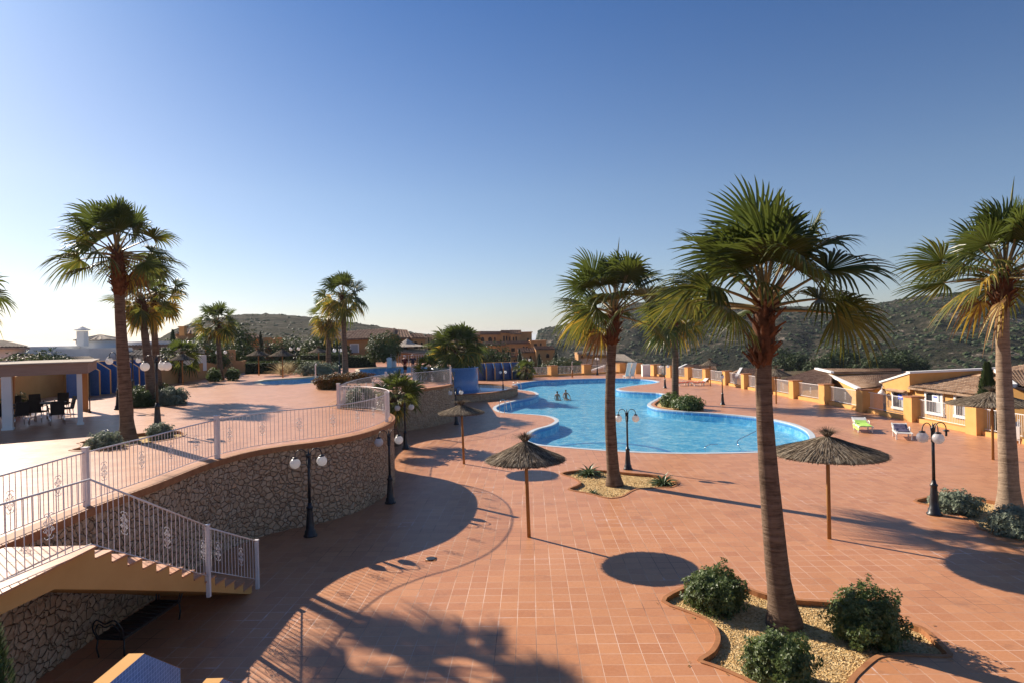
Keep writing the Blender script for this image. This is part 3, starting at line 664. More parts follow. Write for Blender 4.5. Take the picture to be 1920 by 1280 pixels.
# ================================================================== SHRUBS AND TREES
def leaves(mb, c, r, n, size, rnd, sc=(1, 1, .8), lump=.25, seed=0, mi=0, floor=-1.0, shell=.55, ros=3):
    c = Vector(c)
    for i in range(n):
        while True:
            d = Vector((rnd.gauss(0, 1), rnd.gauss(0, 1), rnd.gauss(0, 1))).normalized()
            if d.z > floor: break
        q = 1 + lump * noise.noise(d * 2.2 + Vector((seed, seed * .3, 0))) * 1.6 + lump * .7 * noise.noise(d * 6 + Vector((seed, 0, 0)))
        f = shell + (1 - shell) * rnd.random() ** .5
        p = c + Vector((d.x * sc[0], d.y * sc[1], d.z * sc[2])) * r * q * f
        ax = (d + Vector((rnd.uniform(-.7, .7), rnd.uniform(-.7, .7), rnd.uniform(-.2, .9)))).normalized()
        s = ax.cross(Vector((rnd.uniform(-1, 1), rnd.uniform(-1, 1), rnd.uniform(-1, 1)))).normalized(); u = ax.cross(s)
        for k in range(ros):
            a = 6.28 * k / ros + rnd.random(); o = s * math.cos(a) + u * math.sin(a); l = size * rnd.uniform(.7, 1.3)
            e = o.cross(ax) * l * .28; m = p + o * l * .5 + ax * l * .25; tpp = p + o * l * .95 + ax * l * .35
            mb.add([p, m - e, tpp, m + e], [(0, 1, 2, 3)], mi)
def shrub(label, loc, r, size, n, mt, seed, sc=(1, 1, .85), name='shrub', cat='shrub', group=None, lump=.3, zc=.62, ros=4):
    rnd = random.Random(seed); t = thing(name, label, cat, loc, 0, group)
    mb = MB(); leaves(mb, (0, 0, r * zc * sc[2] / .85), r, n, size, rnd, sc, lump, seed, floor=-.75, ros=ros)
    for k in range(13):
        a = k * 2.4 + rnd.uniform(-.5, .5); rr = r * rnd.uniform(.4, .98); leaves(mb, (math.cos(a) * rr * sc[0] * .8, math.sin(a) * rr * sc[1] * .8, r * rnd.uniform(.22, 1.3 - .45 * rr / r) * sc[2]), r * rnd.uniform(.2, .42), n // 17, size * rnd.uniform(.85, 1.15), rnd, (1, 1, .9), .5, k, ros=ros, shell=.3)
    mb.build('foliage', M[mt], t)
    mb = MB()
    for k in range(9):
        a = k * .7; e = Vector((math.cos(a) * sc[0], math.sin(a) * sc[1], 1.1)) * r * .6
        mb.tube([(0, 0, -.1), e * .5 + Vector((0, 0, .05)), e], [r * .035, r * .025, r * .01], 5, 0)
    mb.build('stem', M['bark'], t); return t
SG = 'round evergreen shrubs in the front gravel bed'
def gz(x, y, z=0, dz=-.09): v = G(x, y, z); return Vector((v.x, v.y, z + dz))
shrub('dense round green shrub left of the big palm trunk', gz(1343, 1130), .55, .056, 2800, 'shrub', 1, group=SG)
shrub('dense green shrub right of the big palm trunk', gz(1627, 1192), .58, .056, 3200, 'shrub', 2, (1, 1, .95), group=SG)
shrub('dense green shrub in front of the big palm trunk', gz(1462, 1272), .50, .050, 3000, 'shrub', 3, (1, 1, .95), group=SG)
shrub('silvery grey shrub behind the black lamp base', gz(1792, 955), .62, .065, 1700, 'shrub_grey', 4, (1.05, 1, .62))
shrub('silvery grey shrub in front of the right hand palm', gz(1908, 1000), .62, .065, 1700, 'shrub_grey', 5, (1.1, 1, .75))
shrub('dark round bush left of the palm in the pool island bed', gz(1258, 759), .85, .12, 900, 'shrub', 6, (1, 1, .7), group='bushes in the pool island bed')
shrub('wider dark bush right of the palm in the pool island bed', gz(1291, 767), 1.0, .12, 1200, 'shrub', 7, (1.1, 1, .62), group='bushes in the pool island bed')
shrub('small grey green bush in the front terrace bed below spiky leaves', gz(196, 838, T), .42, .06, 900, 'shrub_grey', 8, (1.2, 1, .75))
shrub('small grey bush at the foot of the tall lamp in the front terrace bed', gz(300, 817, T), .38, .06, 800, 'shrub_grey', 9, (1.1, 1, .8))
shrub('leafy olive bush left of the twin palms in rear terrace bed', gz(259, 761, T), .62, .10, 900, 'hedge', 10, (1, 1, .85))
shrub('wide feathery bush right of the twin palms in rear terrace bed', gz(321, 757, T), .68, .11, 1100, 'shrub_grey', 11, (1.15, 1, .8))
shrub('low bush behind the twin palms', gz(283, 748, T), .9, .11, 900, 'hedge', 12, (1.6, 1, .6))
shrub('dark ball shrub left of the small palm by the ochre wall', G(402, 714, T), .62, .09, 800, 'shrub', 13, (.85, .85, 1))
shrub('dark ball shrub right of the small palm by the ochre wall', G(437, 712, T), .62, .09, 800, 'shrub', 14, (.85, .85, 1))
shrub('orange flowered low shrub at the foot of the tall slim palm, left side', G(622, 728, T), .9, .10, 1300, 'shrub_red', 15, (1.25, 1, .6), cat='flowering shrub')
shrub('orange flowered low shrub at the foot of the tall slim palm, right side', G(668, 716, T), .85, .10, 1000, 'shrub_red', 16, (1.6, 1, .5), cat='flowering shrub')
shrub('grey feathery grass clump behind the terrace pool', G(598, 703, T), 1.0, .16, 700, 'shrub_grey', 17, (2.0, .8, .7))
shrub('clipped round bush by the white gate posts', AY(721, 677, 74), 2.1, .16, 1700, 'hedge', 18, (1, 1, .95), lump=.12)
shrub('grey bush growing below the curved white railing', Vector((-7.6, 31.5, T - .4)), .75, .10, 900, 'shrub_grey', 19, (1, 1, .9))
shrub('small bush beside the planter by the white railing', G(830, 714, T), .7, .12, 500, 'shrub_grey', 20, (1.1, 1, .8))
shrub('bright green bush behind the blue shower wall', AY(905, 682, 95), 2.4, .2, 1000, 'hedge', 21, (1.7, 1, .8))
shrub('green bush behind the fence at the far end of the pool', AY(1055, 699, 100), 2.0, .2, 900, 'hedge', 22, (1.6, 1, .7))
shrub('green bush seen over the orange wall under the pergola', AY(75, 712, 44), 1.6, .16, 1100, 'hedge', 23, (1.7, 1, .7))
shrub('potted looking dark bush behind the pergola chairs', G(28, 775, T), .55, .08, 600, 'hedge', 24, (.9, .9, 1))
for i, (x, y, Y, r) in enumerate([(385, 690, 62, 2.3), (443, 690, 72, 2.5), (468, 692, 76, 1.9), (325, 668, 75, 1.7)]):
    shrub(['leafy olive shrub behind the ochre wall left of the small palm', 'leafy shrub behind the ochre wall right of the small palm', 'low leafy shrub behind the end of the ochre wall', 'leafy shrub behind the white houses'][i], AY(x, y, Y) - Vector((0, 0, .4)), r, .17, 1100, 'hedge', 30 + i, (1, 1, .85))
def hedge(label, p0, p1, h, w_, seed, mt='hedge'):
    rnd = random.Random(seed); t = thing('hedge', label, 'hedge', p0); d = p1 - p0; L = d.length; d.normalize(); q = Vector((-d.y, d.x, 0)); mb = MB()
    for i in range(int(L * 110)):
        a, b, c = rnd.uniform(0, L), rnd.uniform(-w_ / 2, w_ / 2), rnd.uniform(0, h); k = rnd.random()
        if k < .4: c = h + rnd.uniform(-.06, .04)
        elif k < .95: b = math.copysign(w_ / 2, b) * rnd.uniform(.88, 1.05)
        leaves(mb, d * a + q * b + Vector((0, 0, c)), .05, 1, .13, rnd, (1, 1, 1), 0, ros=3)
    mb.build('foliage', M[mt], t); mb = MB()
    mb.box(d * L / 2 + Vector((0, 0, h * .45)), (L, w_ * .7, h * .9), math.atan2(d.y, d.x)); mb.build('branches', M['cypress'], t)
hedge('clipped hedge behind the terrace pool under the ochre house', G(655, 688, T), G(701, 687, T), 1.35, 1.2, 1)
hedge('clipped hedge behind the straw parasols, longest of the hedges', G(462, 700, T), G(560, 697, T), 1.15, 1.2, 2)
hedge('low clipped hedge block left of the drooping palm', G(561, 698, T), G(596, 699, T), 1.2, 1.4, 3)
hedge('hedge behind the terrace pool between two lamps', G(566, 690, T), G(655, 688, T), 1.7, 1.3, 4)
def tree(label, base, h, r, seed, name='tree', mt='pine', cat='tree', group=None, n=1500, size=.3, sc=(1, 1, .9), trunkf=.35):
    rnd = random.Random(seed); t = thing(name, label, cat, base, 0, group); mb = MB()
    for k in range(9):
        a = k * 2.4; rr = r * rnd.uniform(.15, .6); z = h - r * sc[2] * rnd.uniform(.4, 1.7)
        leaves(mb, (math.cos(a) * rr, math.sin(a) * rr, z), r * rnd.uniform(.45, .7), n // 9, size, rnd, sc, .45, k + seed, shell=.5)
    mb.build('crown', M[mt], t); mb = MB(); mb.tube([(0, 0, -.5), (.05, 0, h * .35), (0, .1, h * .8)], [h * .035, h * .026, h * .01], 8)
    for k in range(5):
        a = k * 1.3; mb.tube([(0, 0, h * .35), (math.cos(a) * r * .3, math.sin(a) * r * .3, h * .55), (math.cos(a) * r * .55, math.sin(a) * r * .55, h * .75)], [h * .015, h * .01, h * .004], 5)
    mb.build('trunk', M['bark'], t); return t
def at_px(x, ybot, Y): return AY(x, ybot, Y)
tree('large dark round evergreen tree behind the ochre wall', Vector((AY(436, 700, 78).x, 78, 1.5)), 6.2, 3.3, 41, n=2600, size=.28, mt='pine')
tree('dark evergreen tree at the left of the ochre wall trees', Vector((AY(398, 700, 80).x, 80, 1.5)), 5.4, 2.4, 42, n=1800, size=.28, mt='pine')
tree('round bush like tree in the garden left of the drooping palm', Vector((AY(546, 690, 92).x, 92, 1.7)), 5.0, 3.2, 43, n=2200, size=.3, mt='hedge')
tree('bright green leafy tree left of the drooping palm trunk', Vector((AY(598, 690, 84).x, 84, 1.7)), 4.6, 2.4, 44, n=1800, size=.3, mt='hedge')
tree('dark leafy tree right of the drooping palm trunk', Vector((AY(628, 690, 88).x, 88, 1.7)), 4.6, 2.6, 45, n=1800, size=.3, mt='pine')
def cypress(label, base, h, r, seed, group='dark cypress trees', mt='cypress', n=1100, size=.16, name='cypress_tree', cat='cypress tree'):
    rnd = random.Random(seed); t = thing(name, label, cat, base, 0, group); mb = MB()
    for i in range(n):
        f = rnd.random() ** .8; z = h * (.04 + .96 * f); rr = r * min(1, (1 - f) * 2.0 + .05) * min(1, .55 + f * 3) * (1 + .25 * noise.noise(Vector((z * 2, i % 7, seed)))) * rnd.uniform(.75, 1.05); a = rnd.uniform(0, 6.28)
        p = Vector((math.cos(a) * rr, math.sin(a) * rr, z)); o = Vector((math.cos(a) * .5, math.sin(a) * .5, 1)).normalized(); q = Vector((-math.sin(a), math.cos(a), 0)); l = size * rnd.uniform(.7, 1.6)
        mb.add([p, p + o * l * .5 - q * l * .25, p + o * l, p + o * l * .5 + q * l * .25], [(0, 1, 2, 3)])
    mb.lathe([(r * .5, h * .05), (r * .7, h * .3), (r * .45, h * .7), (.01, h * .97)], n=10)
    mb.build('crown', M[mt], t); mb = MB(); mb.tube([(0, 0, -.3), (0, 0, h * .3)], [r * .15, r * .1], 6); mb.build('trunk', M['bark'], t)
for i, (lab, x, yb, yt, Y, w_) in enumerate([
    ('slim dark cypress beside the ochre garden house', 490, 680, 624, 84, 6.5), ('dark cypress against the long tiled ochre house', 697, 684, 627, 90, 6), ('dark cypress in front of the turret with ochre roof', 325, 665, 620, 70, 6),
    ('small pointed dark cypress by the white houses', 263, 678, 656, 60, 4.5), ('broad dark cypress at the right end of the ochre villas', 1043, 700, 656, 118, 8), ('dark cypress before the villas, nearest the broad one', 1012, 700, 664, 116, 7),
    ('dark cypress left of the villa arches', 996, 700, 668, 114, 6), ('bushy dark cypress right of the garden lamp', 975, 700, 655, 120, 8), ('slim cypress between the tiled houses', 804, 684, 634, 100, 3.5), ('thin cypress between lower villa roofs', 954, 684, 660, 118, 3.5), ('thin cypress beside the lowest villa awning', 940, 684, 664, 118, 3)]):
    b = AY(x, yb, Y); h = AY(x, yt, Y).z - b.z; cypress(lab, b, h, w_ * Y / FPX, 60 + i, n=700)
b_ = AY(1852, 745, 36); b_.z = -1.7; cypress('green conifer rising behind the fence beside the right hand straw parasol', b_, AY(1852, 682, 36).z + 1.7, .62, 77, mt='pine', n=2200, size=.2, name='conifer', cat='conifer')
cypress('bright green conifer cropped by the lower left corner', Vector((-5.08, 6.0, 0)), 3.15, .3, 78, mt='hedge', n=3600, size=.06, name='conifer', cat='conifer')
PGp = 'pine trees at the foot of the dark hill'
for i, (x, yb, yt, Y, r) in enumerate([(1500, 700, 665, 150, 2.6), (1530, 702, 660, 140, 3.4), (1562, 702, 662, 145, 3.2), (1590, 704, 652, 150, 3.4), (1615, 704, 668, 135, 2.8), (1640, 704, 660, 140, 3.4), (1668, 704, 656, 150, 3.6), (1695, 704, 664, 140, 3.2), (1720, 704, 672, 150, 3.0), (1475, 700, 650, 165, 3.8)]):
    b = AY(x, yb + 18, Y); h = AY(x, yt, Y).z - b.z
    tree('green pine tree behind the tiled bungalows at the foot of the hill', b, h, r, 80 + i, 'pine_tree', 'pine', 'pine tree', PGp, n=900, size=.5)

def spiky(label, loc, n, L, w_, seed, mt='agave', name='agave', cat='agave', up=.5, group=None):
    rnd = random.Random(seed); t = thing(name, label, cat, loc, 0, group); mb = MB()
    for i in range(n):
        a = i * 2.4; f = (i + .5) / n; el = R_(82 - 78 * f ** up + rnd.uniform(-6, 6)); l = L * rnd.uniform(.85, 1.1) * (.75 + .25 * f); o = Vector((math.cos(a), math.sin(a), 0)); q = Vector((-o.y, o.x, 0)); vs = []
        for k in range(6):
            g = k / 5; ee = el - .35 * g * g; c = (o * math.cos(ee) + Vector((0, 0, math.sin(ee)))) * l * g; ww = w_ * (.6 + .9 * g if g < .45 else max(0, 1 - g) * 1.85); nn = (o * -math.sin(ee) + Vector((0, 0, math.cos(ee))))
            vs += [c - q * ww + nn * ww * .5, c, c + q * ww + nn * ww * .5]
        mb.add(vs, [(r * 3 + j, r * 3 + j + 1, r * 3 + j + 4, r * 3 + j + 3) for r in range(5) for j in (0, 1)], 0)
    return tag(mb_at(mb, name, mt, t), None) and t
def mb_at(mb, name, mt, t): return mb.build('leaf_rosette', M[mt], t)
spiky('spiky agave rosette left of the pool edge palm', gz(1104, 886), 44, .82, .055, 1, group='agaves beside the pool palm')
spiky('spiky agave rosette right of the pool edge palm', gz(1243, 904), 44, .80, .055, 2, group='agaves beside the pool palm')
spiky('small low spiky plant at the near tip of the small gravel bed', gz(1112, 921), 40, .34, .02, 3, name='succulent', cat='succulent')
spiky('reddish spiky aloe behind the small bush in the front terrace bed', gz(208, 822, T), 26, .85, .03, 4, name='aloe', cat='aloe')
for i, (x, y) in enumerate([(527, 702), (541, 700), (606, 700)]):
    spiky(['pale plume grass left of the lone parasol pole', 'pale plume grass right of the lone parasol pole', 'pale plume grass beside the drooping palm trunk'][i], G(x, y, T), 90, 2.0, .03, 7 + i, mt='grass_dry', name='plume_grass', cat='ornamental grass', up=1.6)
# ================================================================== LAMPS
def lamp(label, loc, arms, H=2.28, s=1.0, lean=0):
    t = thing('street_lamp', label, 'lamp post', loc, 0, 'black globe lamp posts'); t.scale = (s, s, s)
    mb = MB(); mb.lathe([(.19, 0), (.19, .04), (.155, .07), (.15, .16), (.12, .2), (.105, .42), (.082, .72), (.08, .78), (.098, .80), (.098, .83), (.062, .86), (.05, .95)], n=20); mb.build('base', M['iron'], t)
    mb = MB(); mb.tube([(0, 0, .9), (0, 0, H)], [.042, .038], 12); mb.lathe([(.05, H - .02), (.06, H), (.06, H + .05), (.03, H + .08), (.015, H + .16), (.004, H + .22)], n=10)
    mb.lathe([(.05, H - .32), (.055, H - .3), (.05, H - .28)], n=10); mb.build('pole', M['iron'], t)
    for a, gl in arms:
        d = Vector((math.cos(R_(a)), math.sin(R_(a)), 0)); P = [Vector((0, 0, H - .3)) + d * .04]; r = .155
        P += [Vector((0, 0, H - .18)) + d * .05, Vector((0, 0, H)) + d * .055]
        for k in range(1, 9):
            g = math.pi * k / 8; P.append(Vector((0, 0, H + .04 + math.sin(g) * r * 1.1)) + d * (.055 + r * (1 - math.cos(g))))
        e = P[-1] + Vector((0, 0, -.03)); P.append(e)
        mb = MB(); mb.tube(P, .014, 8); mb.lathe([(.02, .0), (.075, -.015), (.08, -.045), (.06, -.05)][::-1], e, 14)
        if not gl: mb.tube([e - Vector((0, 0, .04)), e - Vector((0, 0, .18))], [.03, .028], 8)
        ar = mb.build('arm', M['iron'], t)
        if gl: mb = MB(); mb.sphere(e - Vector((0, 0, .18)), .148, 20); mb.build('globe', M['globe'], t)
two = [(170, 1), (10, 1)]
lamp('globe lamp standing before the stone wall, nearest to the stairs', G(582, 1004), [(205, 1), (25, 1)])
lamp('globe lamp at the rounded corner of the stone wall', G(732, 942), [(215, 1), (35, 1)])
lamp('globe lamp between the two agaves at the near pool edge', G(1177.5, 879), [(190, 1), (-25, 1)])
lamp('big globe lamp with one globe missing beside the silver shrub', G(1752, 964), [(195, 1), (0, 0), (255, 1)], H=2.32, s=1.08)
lamp('globe lamp in front of the bushy palm in the wall recess', G(760.5, 841), [(200, 1), (30, 1)])
lamp('globe lamp at the wall end behind the furthest straw parasol', G(856, 795), [(190, 1), (20, 1)], s=.98)
lamp('globe lamp at the end of the low stone basin wall', G(943.5, 736), [(230, 1), (40, 1)], s=1.0)
lamp('globe lamp on the peninsula between pool and far fence', G(1247, 727), two, s=1.05)
lamp('globe lamp partly behind the big palm near the pier fence', G(1355, 758), [(250, 1), (70, 1)], s=1.02)
lamp('thin lamp behind the pool at the far fence', G(1120, 702.5), [(100, 1), (280, 1)], s=1.1)
lamp('globe lamp beside the small drooping palm at the far fence', G(988, 710), two, s=1.2)
lamp('tall lamp with three globes in the front terrace bed', G(296, 807, T), [(185, 1), (0, 1), (90, 1)], H=2.35, s=1.06)
lamp('lamp seen partly behind the tall dark terrace palm', G(223, 767, T), [(180, 1), (0, 1), (90, 1)], s=1.12)
lamp('lamp before the blue shower niches right of the tall dark palm', G(250, 739, T), [(0, 1), (180, 1)], s=1.02)
lamp('lamp behind the small palm at the ochre wall', G(415, 706, T), two, s=1.1)
lamp('lamp left of the clipped hedge behind the straw parasols', G(553, 697, T), two, s=1.15)
lamp('lamp beside the terrace pool between the two slim palms', G(637, 706, T), [(180, 1), (0, 1), (90, 1)], s=1.1)
lamp('lamp before the dark cypress behind the terrace pool', G(703, 687, T), two, s=1.1)

# ================================================================== PARASOLS
def parasol(label, loc, rim, apex, R, seed, lean=(0, 0), n=620, tuft=1.0):
    rnd = random.Random(seed); t = thing('straw_parasol', label, 'parasol', loc, 0, 'straw parasols on wooden poles')
    L = Vector((lean[0], lean[1], 0)); mb = MB()
    mb.tube([(0, 0, -.1), Vector((0, 0, apex * .5)) + L * .5, Vector((0, 0, apex)) + L], [.052, .050, .045], 12); mb.build('pole', M['pole'], t)
    mb = MB(); h = apex - rim; c0 = L
    def prof(f): return rim + h * ((1 - f) * .82 + .18 * max(0, 1 - f) ** 2.5)
    N_ = 48; vs = []
    for i in range(9):
        f = .04 + .94 * i / 8
        for j in range(N_): a = 6.2832 * j / N_; rr = R * f * (1 + .02 * math.sin(a * 7 + seed)); vs.append((c0.x + math.cos(a) * rr, c0.y + math.sin(a) * rr, prof(f) + .012 * rnd.uniform(-1, 1)))
    for i in range(9):
        f = .98 - .94 * i / 8
        for j in range(N_): a = 6.2832 * j / N_; rr = R * f; vs.append((c0.x + math.cos(a) * rr, c0.y + math.sin(a) * rr, prof(f) - .045))
    mb.add(vs, [(i * N_ + j, i * N_ + (j + 1) % N_, (i + 1) * N_ + (j + 1) % N_, (i + 1) * N_ + j) for i in range(17) for j in range(N_)], 0, True)
    for i in range(n * 6):
        a = rnd.uniform(0, 6.2832); mi_ = rnd.choice((0, 0, 1, 2)); f0 = rnd.choice((.05, .2, .4, .6, .75)) + rnd.uniform(-.1, .1); f0 = max(.03, f0); f1 = min(rnd.uniform(.98, 1.045), f0 + rnd.uniform(.25, .5)) if f0 < .6 else rnd.uniform(.97, 1.05)
        d = Vector((math.cos(a), math.sin(a), 0)); q = Vector((-d.y, d.x, 0)) * rnd.uniform(.006, .012); a2 = a + rnd.uniform(-.05, .05); d2 = Vector((math.cos(a2), math.sin(a2), 0))
        p = c0 + d * R * f0 + Vector((0, 0, prof(f0) + .004)); e = c0 + d2 * R * f1 + Vector((0, 0, prof(f1) + rnd.uniform(-.03, .022)))
        m_ = (p + e) / 2 + Vector((0, 0, rnd.uniform(.008, .028))); mb.add([p - q, p + q, m_ + q, m_ - q, e + q * .6, e - q * .6], [(0, 1, 2, 3), (3, 2, 4, 5)], mi_)
    for i in range(n // 2):     # ragged rim
        a = rnd.uniform(0, 6.2832); d = Vector((math.cos(a), math.sin(a), 0)); q = Vector((-d.y, d.x, 0)) * .012
        p = c0 + d * R * .965 + Vector((0, 0, prof(.965) - rnd.uniform(0, .06))); e = p + d * rnd.uniform(.02, .06) * R - Vector((0, 0, rnd.uniform(.0, .04))); mb.add([p - q, p + q, e + q * .4, e - q * .4], [(0, 1, 2, 3)])
    mb.build('canopy', [M['thatch'], M['thatch_l'], M['thatch_d']], t)
    mb = MB(); b = c0 + Vector((0, 0, apex - .04)); mb.lathe([(.13, -.12), (.085, -.02), (.075, .05), (.05, .1)], b, 14)
    for i in range(300):
        a = rnd.uniform(0, 6.2832); sp = rnd.uniform(.05, .42) * tuft; d = Vector((math.cos(a), math.sin(a), 0)); q = Vector((-d.y, d.x, 0)) * .006
        p = b + d * .05; m_ = b + d * (.05 + sp * .4) + Vector((0, 0, .12 + .05 * rnd.random())); e = b + d * (.06 + sp) + Vector((0, 0, rnd.uniform(.10, .27) * (1.2 - sp)))
        mb.add([p - q, p + q, m_ + q, m_ - q, e + q * .3, e - q * .3], [(0, 1, 2, 3), (3, 2, 4, 5)])
    mb.build('tuft', M['thatch'], t)
parasol('straw parasol in the middle of the picture casting a round shadow', G(992, 1006), 2.16, 2.68, 1.10, 1, (-.05, 0))
parasol('straw parasol beside the stone wall, left of the pool ladder', G(870, 869), 2.28, 2.64, 1.02, 2, (-.06, 0))
parasol('wide dark straw parasol in front of the green towel lounger', G(1555, 1009), 2.28, 2.74, 1.44, 3, (.0, 0))
parasol('straw parasol half hidden behind the right hand palm trunk', G(1862, 861), 2.34, 2.86, 1.62, 4, (.0, 0))
parasol('small straw parasol right of the big palm trunk by the pier fence', G(1455.5, 756), 2.2, 2.75, 1.15, 5)
parasol('small straw parasol hidden among palm fronds beside the red towel loungers', G(1332, 723), 2.2, 2.75, 1.1, 6)
parasol('straw parasol on the terrace before the ochre wall and small palm', G(343, 721, T), 1.95, 2.45, .9, 7)
parasol('straw parasol on the terrace left of the plume grass', G(485.5, 703.5, T), 1.95, 2.5, 1.1, 8)
parasol('straw parasol on the terrace right of the plume grass, nearer the pool', G(530.5, 707.5, T), 1.95, 2.55, 1.15, 9)
parasol('straw parasol behind the terrace pool beside the drooping palm', G(598, 693, T), 1.95, 2.5, 1.15, 10)
parasol('straw parasol standing outside the far fence before the bungalows', Vector((AY(1073, 690, 104).x, 104, -.6)), 1.9, 2.6, 1.8, 11)

# ================================================================== RAILINGS
def scroll(mb, c, u, h=.34, r=.0065):
    z = Vector((0, 0, 1))
    def sp(o, sx, sz, k=1.0):
        P = []
        for i in range(13):
            a = i / 12 * 4.6; q = .052 * k * (1 - i / 15); P.append(o + u * sx * (q * math.cos(a) - .03 * k + .055 * k) + z * sz * (q * math.sin(a)))
        return P
    for sx in (-1, 1):
        for sz in (-1, 1):
            mb.tube(sp(c + z * sz * h * .42, sx, sz), r, 4); mb.tube(sp(c + z * sz * h * .14 + u * sx * .03, sx, sz, .8), r, 4)
            mb.tube([c + u * sx * .02, c + u * sx * .075 + z * sz * .03, c + u * sx * .05 + z * sz * h * .2, c + u * sx * .02 + z * sz * h * .4], r, 4)
    mb.lathe([(.002, -.02), (.018, 0), (.002, .02)], c, 6)
def railing(label, pts, h=1.02, z0=.10, step=.125, post0=None, post1=None, orn=9, rb=.0068, group='white iron railings', lead=4, rt=.016):
    P = [Vector(p) for p in pts]; org = P[0].copy(); P = [p - org for p in P]
    t = thing('railing', label, 'railing', org, 0, group); Z = Vector((0, 0, 1))
    mb = MB(); mb.tube([p + Z * h for p in P], rt, 8); mb.build('handrail', M['rail'], t)
    mb = MB(); mb.tube([p + Z * z0 for p in P], rt * .6, 6); mb.build('bottom_rail', M['rail'], t)
    B = resample(P, step); mb = MB(); mo = None
    for i, p in enumerate(B):
        if 0 < i < len(B) - 0: mb.tube([p + Z * z0, p + Z * h], rb, 5, cap=False)
    mb.build('bars', M['rail'], t)
    if orn:
        for i in range(lead, len(B) - 1, orn):
            u = (B[i + 1] - B[i - 1]); u.z *= 1; u.normalize(); mo = MB(); scroll(mo, B[i] + Z * (h + z0) * .5, u); mo.build('scroll_ornament', M['rail'], t)
    for q, ps in ((post0, P[0]), (post1, P[-1])):
        if q:
            r, hb, ht = q; mb = MB(); mb.box(ps + Z * (ht + hb) / 2, (r * 2, r * 2, ht - hb)); mb.box(ps + Z * (ht + .012), (r * 2.5, r * 2.5, .025)); mb.build('post', M['rail'], t)
    return t
inn = offset(front, -.14, closed=False) if ci_ is not None else front
if abs(inn[10][0]) < abs(front[10][0]): inn = offset(front, .14, closed=False)
fl = [Vector((p[0], p[1], T + .012)) for p in inn]
def nearest(x, y): q = G(x, y, T); return min(range(len(fl)), key=lambda i: (fl[i] - q).length)
i0, i1, i2, i3 = nearest(174, 944), nearest(410, 857), nearest(727, 790), nearest(645, 764)
PO = (.045, 0, 1.1)
s0 = min(i for i, p in enumerate(fl) if p.y > 3)
railing('white terrace railing section left of the stairs, cropped by the picture edge', fl[s0:i0 + 1], post1=PO)
railing('white terrace railing section between the stairs and the thick white post', fl[i0:i1 + 1], post1=(.055, -.02, 1.12))
railing('long curved white railing along the stone wall in the middle', fl[i1:i2 + 1], post1=(.055, -.02, 1.1))
railing('short curved white railing around the tip of the terrace', fl[i2:i3 + 1], post1=(.065, 0, 1.12))
i4 = nearest(722, 733)
railing('white railing receding along the planted recess', [fl[i3]] + [fl[i3] + (fl[i4] - fl[i3]) * f + Vector((-.45, 0, 0)) * math.sin(f * 3.1) for f in (.25, .5, .75)] + [fl[i4]], post1=(.06, 0, 1.15))
railing('white railing above the far stone wall beside the blue tank', fl[i4:], post1=(.06, 0, 1.15), orn=12)
def rail_px(label, a, b, z, **k): railing(label, [G(*a, z), G(*b, z)], **k)
rail_px('white railing behind the people at the end of the terrace pool', (738, 687), (836, 685), T, h=1.35, post0=(.3, 0, 1.5), step=.3, orn=0, rb=.02)

# ================================================================== STAIRS
sx0, sx1 = -7.85, -6.44
t = thing('staircase', 'ochre staircase with tiled landing going down along the stone wall', 'stairs', (0, 0, 0))
n_st = 14; ys0, ys1 = 9.6, 13.95; dzs = T / n_st; dys = (ys1 - ys0) / (n_st - 1)
def sxr(y): return -6.46 + (y - 9.5) * .125      # outer edge drifts right going down
prof = [(ys0, T - .012)]
for i in range(n_st - 1):
    z = T - dzs * (i + 1); prof += [(ys0 + dys * i, z - .012), (ys0 + dys * (i + 1), z - .012)]
prof += [(ys1, 0)]
low = [(ys1 - .1, .0), (12.4, .64), (9.9, 1.69), (8.87, 2.11), (3.0, 2.11), (3.0, T - .012)]
poly = prof + low
mb = MB(); tri = tessellate_polygon([[Vector((a, b, 0)) for a, b in poly]])
for side in (0, 1):
    vs = [((sxr(a) if side else sx0 + .1 * 0), a, b) for a, b in poly]
    mb.add(vs, [f if side else f[::-1] for f in tri])
k = len(poly); vs = [(sx0, a, b) for a, b in poly] + [(sxr(a), a, b) for a, b in poly]
mb.add(vs, [(i, (i + 1) % k, k + (i + 1) % k, k + i) for i in range(k)])
mb.build('stringer', M['ochre'], t)
mb = MB(); mb.slab([(sx0, 3, T), (sxr(9.6) + .03, 3, T), (sxr(9.6) + .03, ys0 + .03, T), (sx0, ys0 + .03, T)], .03)
for i in range(n_st - 1):
    z = T - dzs * (i + 1); y0, y1 = ys0 + dys * i + .003, ys0 + dys * (i + 1) + .02
    mb.slab([(sx0, y0, z), (sxr(y0) + .02, y0, z), (sxr(y1) + .02, y1, z), (sx0, y1, z)], .03)
mb.build('treads', M['tile'], t)
sr = [Vector((sxr(4) + .03, 4.0, T)), Vector((sxr(9.5) + .03, 9.5, T)), ]
railing('white handrail section along the stair landing, left of the bend', sr, h=1.04, z0=.06, step=.13, orn=8, lead=5, group='stair railings')
z_ = lambda y: T - (y - 9.5) / (ys1 - 9.5 + .05) * T
mid = 12.35
railing('upper sloping stair railing with scroll ornaments', [Vector((sxr(9.5) + .03, 9.5, T)), Vector((sxr(mid) + .03, mid, z_(mid)))], h=1.04, z0=.06, step=.13, orn=9, lead=6, group='stair railings', post1=(.035, -.35, 1.05))
railing('lower sloping stair railing ending at the ground', [Vector((sxr(mid) + .03, mid, z_(mid))), Vector((sxr(14.1) + .03, 14.15, .05))], h=1.02, z0=.16, step=.13, orn=7, lead=3, group='stair railings', post1=(.035, -.12, 1.03))

